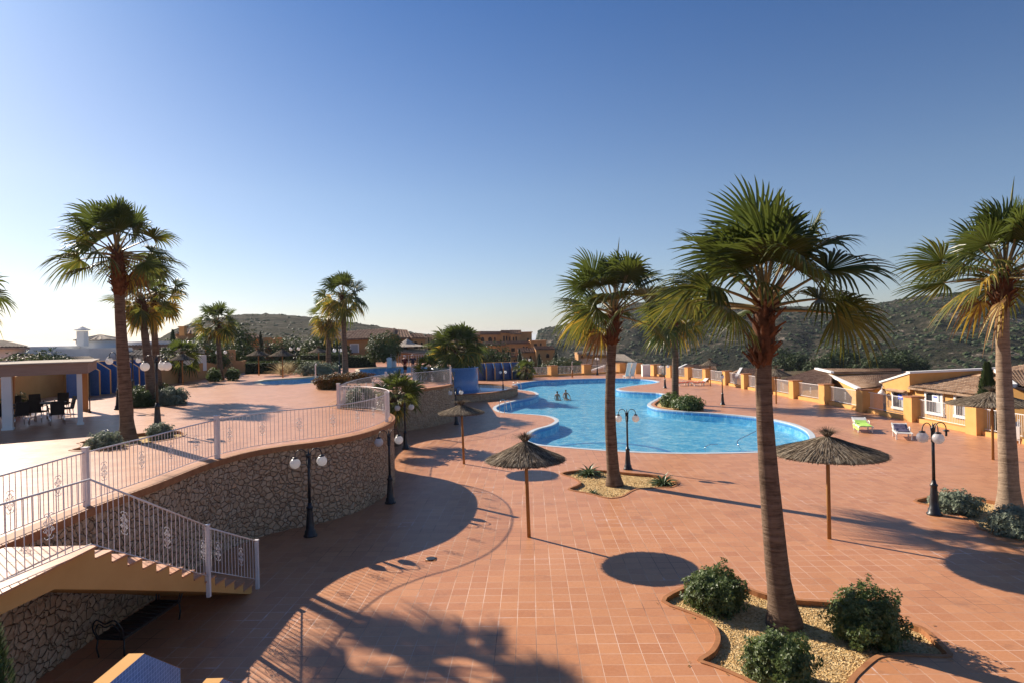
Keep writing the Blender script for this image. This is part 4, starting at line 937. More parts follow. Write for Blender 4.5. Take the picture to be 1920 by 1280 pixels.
# wrought iron bench under the stairs
t = thing('garden_bench', 'black wrought iron day bench in the dark under the stairs', 'bench', (-7.15, 11.9, 0), R_(-6)); t.scale = (.85, .85, .85)
mb = MB(); mb.box((0, 0, .42), (.62, 1.9, .05))
for i in range(11): mb.tube([(-.31, -.9 + i * .18, .455), (.31, -.9 + i * .18, .455)], .012, 5)
mb.build('seat', M['iron'], t)
for a in (-1, 1):
    for b in (-1, 1):
        mb = MB(); mb.tube([(a * .29, b * .9, .42), (a * .31, b * .93, .2), (a * .29, b * .9, 0)], .018, 6); mb.build('leg', M['iron'], t)
    mb = MB(); P = [Vector((-.29, a * .93, .42)), Vector((-.33, a * 1.0, .65)), Vector((-.2, a * 1.05, .85)), Vector((.0, a * 1.06, .78)), Vector((.2, a * 1.05, .85)), Vector((.33, a * 1.0, .65)), Vector((.29, a * .93, .42))]
    mb.tube(smooth3(P, 4), .016, 6); mb.tube(smooth3([p * .8 + Vector((0, a * .2, .08)) for p in P], 4), .012, 6); mb.build('armrest', M['iron'], t)

# ================================================================== SHOWERS / BLUE MOSAIC WALLS
def shower(label, p0, p1, h, nf, fin=1.25, cat='shower wall', th=.16, cap='ochre', gl=None, skipend=False, slope=.55, up=.75):
    d = (p1 - p0); L = d.length; a = math.atan2(d.y, d.x); t = thing('shower_wall', label, cat, p0, a)
    mb = MB(); mb.box((L / 2, .1, h / 2), (L, .2, h)); mb.build('back_wall', M['blue'], t)
    mb = MB(); mb.box((L / 2, .1, h + .02), (L + .02, .24, .04)); mb.build('cap', M[cap], t)
    for i in range(nf):
        x = L * i / (nf - 1); pr = [(0, 0), (0, h), (-fin * (1 - slope), h), (-fin, h * up), (-fin, 0)]
        mb = MB()
        for s in (-1, 1):
            vs = [(x + s * th / 2, q[0], q[1]) for q in pr]; mb.add(vs, [tuple(range(5)) if s < 0 else tuple(range(5))[::-1]])
        f = mb.build('fin', M['blue'], t); mb = MB()
        for j in range(1, 4):
            p, q = pr[j], pr[j + 1]; mb.add([(x - th / 2 - .003, *p), (x + th / 2 + .003, *p), (x + th / 2 + .003, *q), (x - th / 2 - .003, *q)], [(3, 2, 1, 0)])
        mb.build('edge_render', M[cap], f)
    return t
shower('blue tiled shower wall with five fins behind the pool', G(893, 712), G(972, 709), 2.25, 6)
t_ = shower('blue tiled shower wall with ochre edged fins on the terrace', G(165, 744, T) - Vector((1.1, 0, 0)), G(277, 727, T) - Vector((1.1, 0, 0)), 2.1, 7, fin=1.1, slope=.7)
t_.rotation_euler.z += 0
# foreground shower wall with slanted ochre top
def fin_wall(label, x, y, len_, h, th, rz, seed):
    t = thing('shower_wall', label, 'shower wall', (x, y, 0), rz)
    pr = [(0, 0), (0, h - .42), (len_ * .62, h), (len_, h - .12), (len_, 0)]
    mb = MB()
    for s in (-1, 1): mb.add([(q[0], s * th / 2, q[1]) for q in pr], [tuple(range(5))[::-1] if s > 0 else tuple(range(5))])
    mb.add([(len_, -th / 2, 0), (len_, th / 2, 0), (len_, th / 2, h - .12), (len_, -th / 2, h - .12)], [(0, 1, 2, 3)])
    mb.build('fin', M['lblue'], t); mb = MB()
    for p, q in ((pr[1], pr[2]), (pr[2], pr[3])): mb.slab([(p[0], -th / 2 - .01, p[1] + .03), (p[0], th / 2 + .01, p[1] + .03), (q[0], th / 2 + .01, q[1] + .03), (q[0], -th / 2 - .01, q[1] + .03)], .03)
    mb.build('cap', M['ochre'], t); return t

# round raised blue tank with its stone basin
t = thing('water_tank', 'round blue mosaic tank rising between terrace and pool', 'water tank', (-5.85, 62.5, 0))
mb = MB(); mb.lathe([(2.75, 0), (2.62, .5), (2.42, .9), (2.40, 2.66), (2.46, 2.68), (2.46, 2.76), (2.2, 2.76), (2.2, 2.3)], n=64, cap=False); mb.build('tank_wall', M['lblue'], t)
mb = MB(); mb.lathe([(.001, 2.68), (2.19, 2.68)], n=48, sm=False, cap=False); mb.build('tank_water', M['water2'], t)
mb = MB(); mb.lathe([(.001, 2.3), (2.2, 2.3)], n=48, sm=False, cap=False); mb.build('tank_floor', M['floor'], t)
t = thing('basin', 'low curved stone basin around the blue tank with dark blue water', 'basin', (-6.9, 61.9, 0))
mb = MB(); mb.lathe([(7.35, 0), (7.35, .655)], n=96, cap=False); mb.build('basin_wall', M['stone'], t)
mb = MB(); mb.lathe([(7.35, .66), (7.42, .66), (7.42, .72), (6.9, .72), (6.9, .3)], n=96, sm=False, cap=False); mb.build('rim', M['curb'], t)
mb = MB(); mb.lathe([(.001, .30), (6.9, .30)], n=64, sm=False, cap=False); mb.build('basin_floor', M['lblue'], t)
mb = MB(); mb.lathe([(.001, .60), (6.89, .60)], n=64, sm=False, cap=False); mb.build('basin_water', M['water2'], t)

# ================================================================== PERIMETER PIERS AND FENCES
NM = ['nearest', 'second nearest', 'third nearest', 'fourth nearest', 'fifth nearest', 'sixth nearest', 'seventh nearest', 'eighth nearest', 'ninth nearest', 'tenth nearest', 'eleventh nearest', 'twelfth nearest', 'thirteenth nearest', 'fourteenth nearest', 'fourth from its left end', 'third from its left end', 'second from its left end', 'leftmost of all']
def nm(i): return NM[i] + (' to the camera' if 'nearest' in NM[i] else '')
for i, p in enumerate(PW):
    nx_ = PW[min(i + 1, len(PW) - 1)]; d = (PW[i] - nx_) if i < len(PW) - 1 else (PW[i - 1] - PW[i]); d.normalize(); a = math.atan2(d.y, d.x); q = Vector((-d.y, d.x, 0)); q = -q if q.x < 0 and i < 14 else q
    if i >= 14: q = Vector((0, 1, 0))
    hh = 1.46; sz = .78 if i < 12 else 1.1
    if i > 0:
        t = thing('pier', 'ochre rendered pier of the pool fence, %s' % nm(i - 1), 'pier', p + Vector((0, 0, 0)) + q * sz * .5 + d * (-sz * .5), a, 'ochre piers of the pool fence')
        mb = MB(); mb.box((0, 0, hh / 2), (sz, sz, hh)); mb.build('pillar', M['ochre'], t)
        mb = MB(); mb.box((0, 0, hh + .03), (sz + .08, sz + .08, .06)); mb.build('cap', M['curb'], t)
    if i < len(PW) - 1:
        A = p + q * .42 - d * (sz + .0); B = nx_ + q * .42 + d * .02
        L = (B - A).length
        t = thing('fence_panel', 'white barred fence panel on low ochre kerb, %s' % nm(i), 'fence', A, math.atan2((B - A).y, (B - A).x), 'white fence panels between the piers')
        mb = MB(); mb.box((L / 2, 0, .12), (L, .3, .24)); mb.build('kerb', M['ochre'], t)
        mb = MB(); mb.box((L / 2, 0, 1.36), (L, .03, .035)); mb.box((L / 2, 0, .34), (L, .03, .03)); mb.build('rails', M['rail'], t)
        mb = MB(); st = .115; r = .007 if i < 6 else .014; st = .125 if i < 6 else .2
        for k in range(1, int(L / st)): mb.box((k * st, 0, .85), (r * 2, r * 2, 1.0))
        mb.build('bars', M['rail'], t)
        for k in range(1 if L > 6 else 0, 2):
            mo = MB(); scroll(mo, Vector((L * (.5 if L < 6 else .33 + .0) + k * 0, 0, .85)), Vector((1, 0, 0)), .5, .012); mo.build('scroll_ornament', M['rail'], t)
b_ = G(1224, 704.5)
t = thing('cabinet', 'white box standing against a pier of the far fence', 'cabinet', b_ + Vector((-.9, .2, 0))); mb = MB(); mb.box((0, 0, .75), (1.0, .9, 1.5)); mb.build('body', M['white'], t); mb = MB(); mb.box((0, 0, 1.53), (1.1, 1.0, .06)); mb.build('lid', M['trim'], t)
mb = MB(); b_ = G(982, 708.5); A = G(973, 709); mb.box((A + b_) / 2 + Vector((.4, .3, .75)), (abs(b_.x - A.x) + 1.6, .4, 1.5)); tag(mb.build('garden_wall', M['ochre']), 'short ochre wall between the blue shower wall and the far fence', 'wall')
# perimeter wall of the terrace with wavy top
def wavy(label, P, h, amp, ph, mt='ochre2', th=.3, wl=3.5):
    t = thing('garden_wall', label, 'wall', P[0]); mb = MB(); pts = resample([Vector(p) for p in P], .4); vs = []; s = 0
    for i, p in enumerate(pts):
        u = (pts[min(i + 1, len(pts) - 1)] - pts[max(i - 1, 0)]).normalized(); q = Vector((-u.y, u.x, 0)) * th / 2; z = h + amp * math.sin(i * .4 / wl * 3.14 + ph); z0 = p - P[0]
        vs += [z0 + q, z0 - q, z0 - q + Vector((0, 0, z)), z0 + q + Vector((0, 0, z))]
    n = len(pts); mb.add(vs, [(i * 4 + a, i * 4 + (a + 1) % 4, i * 4 + 4 + (a + 1) % 4, i * 4 + 4 + a) for i in range(n - 1) for a in range(4)] + [(0, 1, 2, 3), (n * 4 - 1, n * 4 - 2, n * 4 - 3, n * 4 - 4)])
    mb.build('wall', M[mt], t)
wavy('ochre garden wall with wavy top behind the terrace right of the blue niches', [G(296, 722, T), G(350, 714, T), G(410, 704, T), G(462, 696.5, T)], 1.35, .10, 0)
wavy('bright orange garden wall seen through the pergola', [G(-60, 762, T), G(40, 750, T), G(100, 742, T), G(122, 739.5, T)], 1.55, .16, 2.0, 'ochre', wl=2.6)
wavy('short ochre wall between the orange wall and the blue niches', [G(122, 739.5, T), G(140, 741, T), G(163, 744, T)], 1.95, .02, 0, 'ochre')
# white planter on the terrace
a_, b_ = G(777, 711, T), G(822, 711, T); t = thing('planter', 'low white walled planter behind the people on the terrace', 'planter', (a_ + b_) / 2); mb = MB(); w_ = (b_ - a_).length
mb.box((0, .6, .35), (w_, 1.4, .7)); mb.build('wall', M['white'], t); mb = MB(); mb.box((0, .6, .703), (w_ - .3, 1.1, .02)); mb.build('soil', M['earth'], t)
t = thing('shower_wall', 'pale blue mosaic shower wall with ochre top cropped by the bottom edge', 'shower wall', (0, 0, 0))
mb = MB(); mb.slab([(-5.2, 5.25, 2.2), (-2.0, 4.45, 2.2), (-2.0, 4.25, 2.2), (-5.2, 5.05, 2.2)], 2.2); mb.build('back_wall', M['lblue'], t)
for X, Y0, Yf in ((-4.12, 4.95, 6.76), (-3.02, 4.7, 6.22)):
    pr = [(Y0, 0), (Y0, 2.2), (Yf, 2.2), (Yf + .72, 1.66), (Yf + .72, 0)]; mb = MB()
    for s in (-1, 1): mb.add([(X + s * .08, q[0], q[1]) for q in pr], [tuple(range(5)) if s > 0 else tuple(range(5))[::-1]])
    f = mb.build('fin', M['lblue'], t); mb = MB()
    for j in (1, 2, 3):
        p, q = pr[j], pr[j + 1]; mb.add([(X - .084, p[0], p[1] + .003), (X + .084, p[0], p[1] + .003), (X + .084, q[0] + .003, q[1] + .003), (X - .084, q[0] + .003, q[1] + .003)], [(0, 1, 2, 3)])
    mb.build('cap', M['ochre'], f)

# ================================================================== PERGOLA AND DINING SET
A = Vector((-17.2, 24.97, T)); U = Vector((1.95, 1.17, 0)).normalized(); V = Vector((-U.y, U.x, 0)); ang = math.atan2(U.y, U.x)
t = thing('pergola', 'flat roofed pergola with brown fascia on white and ochre posts over the tables', 'pergola', A, ang)
for x, y, s, m_ in ((0, 0, .17, 'white'), (-2.27, 0, .3, 'white'), (-.2, 6.35, .26, 'ochre2'), (-2.95, 5.6, .36, 'ochre3'), (-6.5, 0, .3, 'white'), (-6.5, 6.3, .3, 'ochre3'), (.05, 5.2, .05, 'iron')):
    mb = MB(); mb.box((x, y, 1.02), (s, s, 2.04)); mb.box((x, y, .04), (s + .06, s + .06, .08)); mb.build('post', M[m_], t)
mb = MB(); mb.box((-4.3, -.12, 2.23), (9.2, .12, .42)); mb.box((-4.3, 6.6, 2.23), (9.2, .12, .42)); mb.box((.24, 3.24, 2.23), (.12, 6.6, .42)); mb.box((-8.84, 3.24, 2.23), (.12, 6.6, .42)); mb.build('fascia', M['pergola'], t)
mb = MB(); mb.box((-4.3, 3.24, 2.47), (9.5, 7.0, .05)); mb.build('roof', M['roof_white'], t)
mb = MB(); [mb.box((-8.3 + i * .75, 3.24, 2.33), (.08, 6.5, .16)) for i in range(12)]; mb.build('rafters', M['pergola'], t)
def chair(label, loc, rz):
    t = thing('dining_chair', label, 'chair', loc, rz, 'dark wicker chairs under the pergola')
    mb = MB(); mb.box((0, 0, .43), (.48, .46, .06)); mb.build('seat', M['wicker'], t)
    mb = MB(); mb.slab([(-.23, -.21, .44), (.23, -.21, .44), (.22, -.33, .95), (-.22, -.33, .95)], .035); mb.build('backrest', M['wicker'], t)
    for a in (-1, 1):
        mb = MB(); mb.tube([(a * .25, -.24, .66), (a * .26, .05, .68), (a * .25, .2, .64), (a * .23, .2, .44)], .02, 6); mb.build('armrest', M['wicker'], t)
        for b in (-1, 1): mb = MB(); mb.tube([(a * .21, b * .2, .42), (a * .235, b * .23, 0)], [.018, .014], 6); mb.build('leg', M['steel'], t)
def table(label, loc, rz, r=.55):
    t = thing('dining_table', label, 'table', loc, rz, 'dark tables under the pergola')
    mb = MB(); mb.lathe([(r, .70), (r + .02, .72), (r + .02, .74), (.001, .745)], n=32, sm=False); mb.build('table_top', M['wicker'], t)
    for k in range(4): a = k * 1.571 + .78; mb = MB(); mb.tube([(math.cos(a) * r * .7, math.sin(a) * r * .7, .7), (math.cos(a) * r * .8, math.sin(a) * r * .8, 0)], .02, 6); mb.build('leg', M['steel'], t)
tc = G(92, 786, T); table('dark round table in the middle of the pergola chairs', tc, 0, .62)
tl_ = G(2, 792, T); table('dark table cropped by the left edge under the pergola', tl_, 0, .55)
for lab, x, y, tgt in (('dark wicker chair nearest the white pergola post, seen from behind', 107, 795, tc), ('dark wicker chair at the left side of the round table', 73, 790, tc), ('dark wicker chair behind the round table, left one', 68, 777, tc),
                       ('dark wicker chair right of the round table', 124, 783, tc), ('dark wicker chair behind the round table, right one', 117, 774, tc), ('dark wicker chair standing alone in profile by the left white post', 37, 797, tl_), ('dark wicker chair cropped by the left edge', -8, 800, tl_), ('dark wicker chair behind the left white post', 26, 782, tl_)):
    p = G(x, y, T); d = tgt - p; chair(lab, p, math.atan2(d.y, d.x) - math.pi / 2)

# ================================================================== LOUNGERS
def lounger(label, loc, rz, back=35, mt='plastic', group=None, L=1.95, w_=.68):
    t = thing('sun_lounger', label, 'sun lounger', loc, rz, group)
    y0, y1 = -L / 2, L / 2 - .65; mb = MB()
    for i in range(11): y = y0 + .06 + (y1 - y0 - .08) * i / 10; mb.box((0, y, .33), (w_ - .1, .085, .025))
    mb.build('seat', M[mt], t); mb = MB(); c, s = math.cos(R_(back)), math.sin(R_(back))
    for i in range(6): q = .06 + i * .112; mb.slab([(-w_ / 2 + .05, y1 + (q - .045) * c, .335 + (q - .045) * s), (w_ / 2 - .05, y1 + (q - .045) * c, .335 + (q - .045) * s), (w_ / 2 - .05, y1 + (q + .045) * c, .335 + (q + .045) * s), (-w_ / 2 + .05, y1 + (q + .045) * c, .335 + (q + .045) * s)], .025)
    for a in (-1, 1): mb.slab([(a * (w_ / 2 - .05), y1, .30), (a * (w_ / 2 + .01), y1, .30), (a * (w_ / 2 + .01), y1 + .7 * c, .34 + .7 * s), (a * (w_ / 2 - .05), y1 + .7 * c, .34 + .7 * s)], .05)
    mb.build('backrest', M[mt], t); mb = MB()
    for a in (-1, 1):
        mb.box((a * (w_ / 2 - .01), (y0 + y1 + .2) / 2, .31), (.06, y1 - y0 + .25, .08)); mb.tube(smooth3([Vector((a * w_ / 2, y1 - .35, .34)), Vector((a * (w_ / 2 + .03), y1 - .3, .47)), Vector((a * (w_ / 2 + .03), y1 - .02, .5)), Vector((a * w_ / 2, y1 + .08, .34))], 4), .028, 8)
    mb.build('frame', M[mt], t)
    for a in (-1, 1):
        for y in (y0 + .22, y1 - .02): mb = MB(); mb.box((a * (w_ / 2 - .01), y, .14), (.06, .11, .28), top=.8); mb.build('leg', M[mt], t)
    return t
def towel(label, lo, mcol, name='towel', y0=-.85, y1=1.0, seed=1, back=35, w_=.72, side=1, L=1.95, drop=.3):
    yb = L / 2 - .65; mb = MB(); n, m_ = 22, 16; vs = []; M4 = Matrix.Translation(lo.location) @ Matrix.Rotation(lo.rotation_euler.z, 4, 'Z')
    for i in range(n + 1):
        y = y0 + (y1 - y0) * i / n
        zb = .365 if y < yb else .365 + (y - yb) * math.tan(R_(back))
        for j in range(m_ + 1):
            x = -w_ / 2 + (w_ + drop) * j / m_; x0 = x; z = zb + .012 * noise.noise(Vector((x * 5, y * 4, seed))) + .012
            if x > w_ / 2 - .02: e = x - w_ / 2 + .02; z -= e * .95; x = w_ / 2 + .03 + e * .25 + .03 * math.sin(y * 9)
            if side < 0: x = -x
            vs.append((x + .03 * noise.noise(Vector((y * 3, 0, seed))), y, z))
    mb.add(vs, [(i * (m_ + 1) + j, i * (m_ + 1) + j + 1, (i + 1) * (m_ + 1) + j + 1, (i + 1) * (m_ + 1) + j) for i in range(n) for j in range(m_)], 0, True)
    o = mb.build(name, mcol); o.location = lo.location; o.rotation_euler = lo.rotation_euler
    return tag(o, label, 'towel')
M['tgreen'] = m_noise('green_towel', (.36, .62, .12), (.50, .76, .20), 9, .95, .05); M['tdark'] = m_noise('striped_towel', (.03, .03, .07), (.17, .15, .22), 5, .95, .05); M['tred'] = m_noise('red_towel', (.42, .08, .04), (.6, .16, .10), 6, .95, .05)
l1 = lounger('white plastic sun lounger under the lime green towel', G(1617, 806), R_(-18), back=24, group='white plastic loungers by the fence')
towel('lime green towel hanging over a white lounger', l1, M['tgreen'], seed=2, side=-1, y0=-.98, y1=.6, drop=.24, w_=.6, back=24)
l2 = lounger('white plastic sun lounger under the dark patterned towel', G(1691, 819), R_(-24), back=24, group='white plastic loungers by the fence')
towel('dark blue patterned towel lying on a white lounger', l2, M['tdark'], seed=5, y0=-.5, y1=.8, drop=.02, w_=.56, back=24)
LG = 'loungers near the far piers'
for i, (x, y, rz, lab) in enumerate([(1283, 722, -75, 'grey sun lounger with red towel, left one of the far loungers'), (1312, 722, -78, 'grey sun lounger with raised back, right one of the far loungers')]):
    lo = lounger(lab, G(x, y), R_(rz), back=40 if i else 5, group=LG); towel(['red towel on the left far lounger', 'red towel on the right far lounger'][i], lo, M['tred'], seed=8 + i, back=40 if i else 5, y0=-.9, y1=.9 if not i else .4, drop=.05)
for i, x in enumerate((1176, 1185)):
    b_ = G(x, 709); t = thing('deck_chair', ['white upright deck chair at the far pool edge, left one', 'white upright deck chair at the far pool edge, right one'][i], 'deck chair', b_, R_(200)); mb = MB()
    mb.slab([(-.3, 0, .35), (.3, 0, .35), (.3, .75, 2.1), (-.3, .75, 2.1)], .05); mb.build('backrest', M['plastic'], t); mb = MB(); mb.slab([(-.3, -.6, .38), (.3, -.6, .38), (.3, 0, .35), (-.3, 0, .35)], .05); mb.build('seat', M['plastic'], t)
    for a in (-1, 1):
        for y in (-.5, .1): mb = MB(); mb.box((a * .28, y, .17), (.06, .06, .34)); mb.build('leg', M['plastic'], t)
# ================================================================== POOL LADDERS, RAILS, DRAIN
def ladder(label, p, din, w_=.55):
    t = thing('pool_ladder', label, 'pool ladder', p, math.atan2(din.y, din.x))
    for s in (-1, 1): mb = MB(); mb.tube(smooth3([Vector((-.55, s * w_ / 2, 0)), Vector((-.52, s * w_ / 2, .75)), Vector((-.3, s * w_ / 2, .95)), Vector((-.02, s * w_ / 2, .82)), Vector((.18, s * w_ / 2, .1)), Vector((.22, s * w_ / 2, -1.0))], 5), .022, 8); mb.build('side_rail', M['steel'], t)
    for z in (-.25, -.5, -.75): mb = MB(); mb.box((.2, 0, z), (.08, w_, .03)); mb.build('step', M['steel'], t)
ladder('steel ladder at the near inlet of the pool', G(952, 772), Vector((.75, .65, 0)))
ladder('steel ladder at the far inlet of the pool', G(972, 730.5), Vector((.6, .8, 0)))
def handrail(label, P):
    t = thing('pool_handrail', label, 'handrail', P[0]); mb = MB(); mb.tube(smooth3([p - P[0] for p in P], 6), .022, 8); mb.build('tube', M['steel'], t)
handrail('bright steel handrail on the pool steps beside the big palm trunk', [G(1390, 841, -.5), G(1386, 836, .0), AY(1383, 826, G(1385, 836).y + .6), AY(1400, 816, G(1385, 836).y + 1.6), AY(1417, 808, G(1385, 836).y + 2.4)])
handrail('low steel rail on the round pool step left of the big palm', [G(1322, 846, -.3), AY(1322, 838, G(1322, 846).y + .2), AY(1330, 833, G(1322, 846).y + .9), AY(1345, 832, G(1322, 846).y + 1.5)])
t = thing('drain_cover', 'round drain cover in the shaded paving below the stone wall', 'drain', G(808, 1047.5)); mb = MB(); mb.box((0, 0, .008), (.26, .26, .016)); mb.build('frame', M['curb'], t)
mb = MB(); mb.lathe([(.13, .017), (.13, .024), (.10, .026), (.001, .022)], n=24); mb.build('grate', M['iron'], t)
t = thing('pool_shower', 'slim post shower in front of the far fence', 'shower', G(1073, 706.5)); mb = MB(); mb.tube([(0, 0, 0), (0, 0, 1.0)], .11, 10); mb.build('base', M['pole'], t)
mb = MB(); mb.tube([(0, 0, 1), (0, 0, 2.0), (.05, -.15, 2.15)], .04, 8); mb.build('pipe', M['rail'], t)
t = thing('pool_shower', 'white post shower standing on the terrace pool edge', 'shower', G(592, 716.5, T)); mb = MB(); mb.tube([(0, 0, 0), (0, 0, 1.3), (.1, 0, 1.45)], .05, 8); mb.build('pipe', M['rail'], t); mb = MB(); mb.box((0, 0, .04), (.5, .5, .08)); mb.build('base', M['coping'], t)
for i, x in enumerate((737,)):
    t = thing('gate_post', 'white round gate post beside the clipped round bush', 'post', G(730, 688.5, T)); mb = MB(); mb.lathe([(.28, 0), (.28, .95), (.32, .97), (.32, 1.05), (.08, 1.18), (.01, 1.2)], n=20); mb.build('pillar', M['white'], t)

# ================================================================== PEOPLE
def skin_mesh(nodes, edges, levels=2, name='x'):
    me = bpy.data.meshes.new(name); me.from_pydata([n[0] for n in nodes], edges, []); o = bpy.data.objects.new(name, me); COL.objects.link(o)
    o.modifiers.new('s', 'SKIN')
    if not me.skin_vertices: me.skin_vertices.new()
    for i, n in enumerate(nodes):
        r = n[1]; me.skin_vertices[0].data[i].radius = r if isinstance(r, tuple) else (r, r); me.skin_vertices[0].data[i].use_root = (i == 0)
    o.modifiers.new('u', 'SUBSURF').levels = levels; dg = bpy.context.evaluated_depsgraph_get(); dg.update()
    m2 = bpy.data.meshes.new_from_object(o.evaluated_get(dg)); bpy.data.objects.remove(o)
    for p in m2.polygons: p.use_smooth = True
    return m2
M['skin'] = mat('skin', (.42, .22, .14), .55, .4); M['skin'].node_tree.nodes['Principled BSDF'].inputs['Subsurface Weight'].default_value = .1
M['hairb'] = mat('dark_hair', (.035, .022, .015), .6, .3); M['hairg'] = mat('grey_hair', (.45, .40, .36), .7, .3)
M['cl_dark'] = mat('black_cloth', (.018, .014, .02), .9, .1); M['cl_navy'] = mat('navy_cloth', (.03, .032, .05), .9, .1); M['cl_pale'] = mat('pale_trousers', (.52, .46, .44), .9, .1); M['bag'] = mat('red_bag', (.30, .02, .03), .7, .2); M['cl_wine'] = mat('dark_red_cloth', (.07, .015, .018), .9, .1)
def finger_nodes(hand, d, side):
    nd = []; ed = []
    return nd, ed
def body(h=1.72, arm=((.25, .0, .25), (.28, .05, .0)), arm2=None, legs=.1, water=False):
    k = h / 1.72; arm2 = arm2 or arm
    nd = [((0, 0, .95), (.155, .115)), ((0, 0, 1.12), (.135, .095)), ((0, .01, 1.30), (.165, .11)), ((0, .01, 1.42), (.13, .085)), ((0, .01, 1.50), .055), ((0, .0, 1.545), .062), ((0, -.015, 1.61), (.082, .098)), ((0, -.005, 1.68), (.078, .09))]
    ed = [(i, i + 1) for i in range(7)]
    for s, A_ in ((-1, arm), (1, arm2)):
        b = len(nd); nd += [((s * .19, .01, 1.41), .056), ((s * A_[0][0], A_[0][1], 1.41 - .28 + A_[0][2] * .0), .043), ((s * A_[1][0], A_[1][1], 1.41 - .52), .03)]; ed += [(3, b), (b, b + 1), (b + 1, b + 2)]
        hx, hy, hz = s * A_[1][0], A_[1][1], 1.41 - .52; c = len(nd); nd += [((hx, hy - .01, hz - .06), (.022, .035))]; ed += [(b + 2, c)]
        for f in range(4): q = len(nd); fy = (f - 1.5) * .018; nd += [((hx, hy + fy * 1.2 - .012, hz - .105), .0085), ((hx - s * .012, hy + fy * 1.3 - .02, hz - .15 + abs(f - 1.4) * .008), .007)]; ed += [(c, q), (q, q + 1)]
        q = len(nd); nd += [((hx, hy - .05, hz - .07), .009), ((hx - s * .01, hy - .065, hz - .10), .008)]; ed += [(c, q), (q, q + 1)]
    for s in (-1, 1):
        b = len(nd); st = legs * s * .5; nd += [((s * .095, 0, .86), .09), ((s * .10, -st * .8 - .02, .48), .058), ((s * .105, st * -1.0 + .02, .10), .04), ((s * .115, st * -1.0 - .08, .035), (.042, .032)), ((s * .12, st * -1.0 - .17, .03), (.036, .022))]; ed += [(0, b), (b, b + 1), (b + 1, b + 2), (b + 2, b + 3), (b + 3, b + 4)]
    nd = [((a[0] * k, a[1] * k, a[2] * k), (tuple(x * k for x in r) if isinstance(r, tuple) else r * k)) for a, r in nd]
    return nd, ed
def face_hair(t, k, hair, water=0):
    mb = MB(); mb.sphere((0, .012 * k, 1.655 * k - water), .098 * k, 16, sc=(.92, 1.05, .95)); mb.build('hair', M[hair], t)
    mb = MB(); mb.tube([(0, -.105 * k, 1.635 * k - water), (0, -.125 * k, 1.605 * k - water), (0, -.105 * k, 1.595 * k - water)], [.006, .014, .008], 6)
    for s in (-1, 1): mb.sphere((s * .083 * k, 0, 1.615 * k - water), .018 * k, 8, sc=(.5, .9, 1.4))
    mb.build('nose_and_ears', M['skin'], t)
    mb = MB()
    for s in (-1, 1): mb.sphere((s * .03 * k, -.098 * k, 1.632 * k - water), .008 * k, 8)
    mb.box((0, -.1 * k, 1.57 * k - water), (.035 * k, .012, .006)); mb.build('eyes_and_mouth', M['hairb'], t)
def person(label, loc, rz, h, top, bottom, hair, arm, arm2=None, legs=.12, long_=False, sleeves=True, z_=0):
    t = thing('person', label, 'person', loc, rz, None); k = h / 1.72; nd, ed = body(h, arm, arm2, legs)
    o = bpy.data.objects.new('body', skin_mesh(nd, ed)); o.data.materials.append(M['skin']); COL.objects.link(o); o.parent = t
    g = 1.16; S = [((0, 0, .90 * k), (.175 * k, .135 * k)), ((0, 0, 1.12 * k), (.155 * k, .118 * k)), ((0, .01, 1.30 * k), (.18 * k, .128 * k)), ((0, .01, 1.415 * k), (.145 * k, .10 * k)), ((0, .01, 1.46 * k), (.07 * k, .07 * k))]
    E = [(0, 1), (1, 2), (2, 3), (3, 4)]
    for s, A_ in ((-1, arm), (1, arm2 or arm)):
        b = len(S); S += [((s * .195 * k, .01, 1.405 * k), .07 * k), ((s * (.19 + (A_[0][0] - .19) * .7) * k, A_[0][1] * .7 * k, (1.41 - .2) * k), .062 * k)]; E += [(3, b), (b, b + 1)]
    o = bpy.data.objects.new('shirt', skin_mesh(S, E)); o.data.materials.append(M[top]); COL.objects.link(o); o.parent = t
    S = [((0, 0, .97 * k), (.165 * k, .125 * k)), ((0, 0, .90 * k), (.17 * k, .128 * k))]; E = [(0, 1)]
    for s in (-1, 1):
        st = legs * s * .5; b = len(S); S += [((s * .095 * k, 0, .84 * k), .105 * k), ((s * .10 * k, (-st * .8 - .02) * k, .50 * k), .078 * k)]; E += [(1, b), (b, b + 1)]
        if long_: S += [((s * .105 * k, (-st + .02) * k, .12 * k), .06 * k)]; E += [(b + 1, b + 2)]
    o = bpy.data.objects.new('trousers' if long_ else 'shorts', skin_mesh(S, E)); o.data.materials.append(M[bottom]); COL.objects.link(o); o.parent = t
    face_hair(t, k, hair)
    mb = MB()
    for s in (-1, 1): st = legs * s * .5; mb.box((s * .115 * k, (-st - .06) * k, .035), (.1 * k, .27 * k, .06))
    mb.build('shoes', M['cl_dark'], t); return t
p1 = G(760, 704.5, T); p2 = G(774.5, 704, T)
person('person in dark top and black shorts standing by the terrace pool, left of the pair', p1, R_(160), 1.78, 'cl_wine', 'cl_dark', 'hairg', ((.27, .02, 0), (.26, -.05, 0)), ((.30, .03, 0), (.22, -.16, 0)), .16)
person('person in navy shirt and pale trousers with a red bag, right of the pair', p2, R_(25), 1.84, 'cl_navy', 'cl_pale', 'hairg', ((.27, .0, 0), (.27, -.06, 0)), ((.29, .03, 0), (.26, .0, 0)), .06, long_=True)
t = thing('bag', 'dark red bag held beside the pale trousers', 'bag', p2 + Vector((.50, .05, .50))); mb = MB(); mb.lathe([(.10, 0), (.17, .06), (.19, .2), (.15, .36), (.05, .42)], n=14); mb.build('pouch', M['bag'], t); mb = MB(); mb.tube(smooth3([Vector((-.1, 0, .38)), Vector((-.13, 0, .5)), Vector((-.17, 0, .46)), Vector((-.05, 0, .40))], 4), .012, 5); mb.build('strap', M['bag'], t)
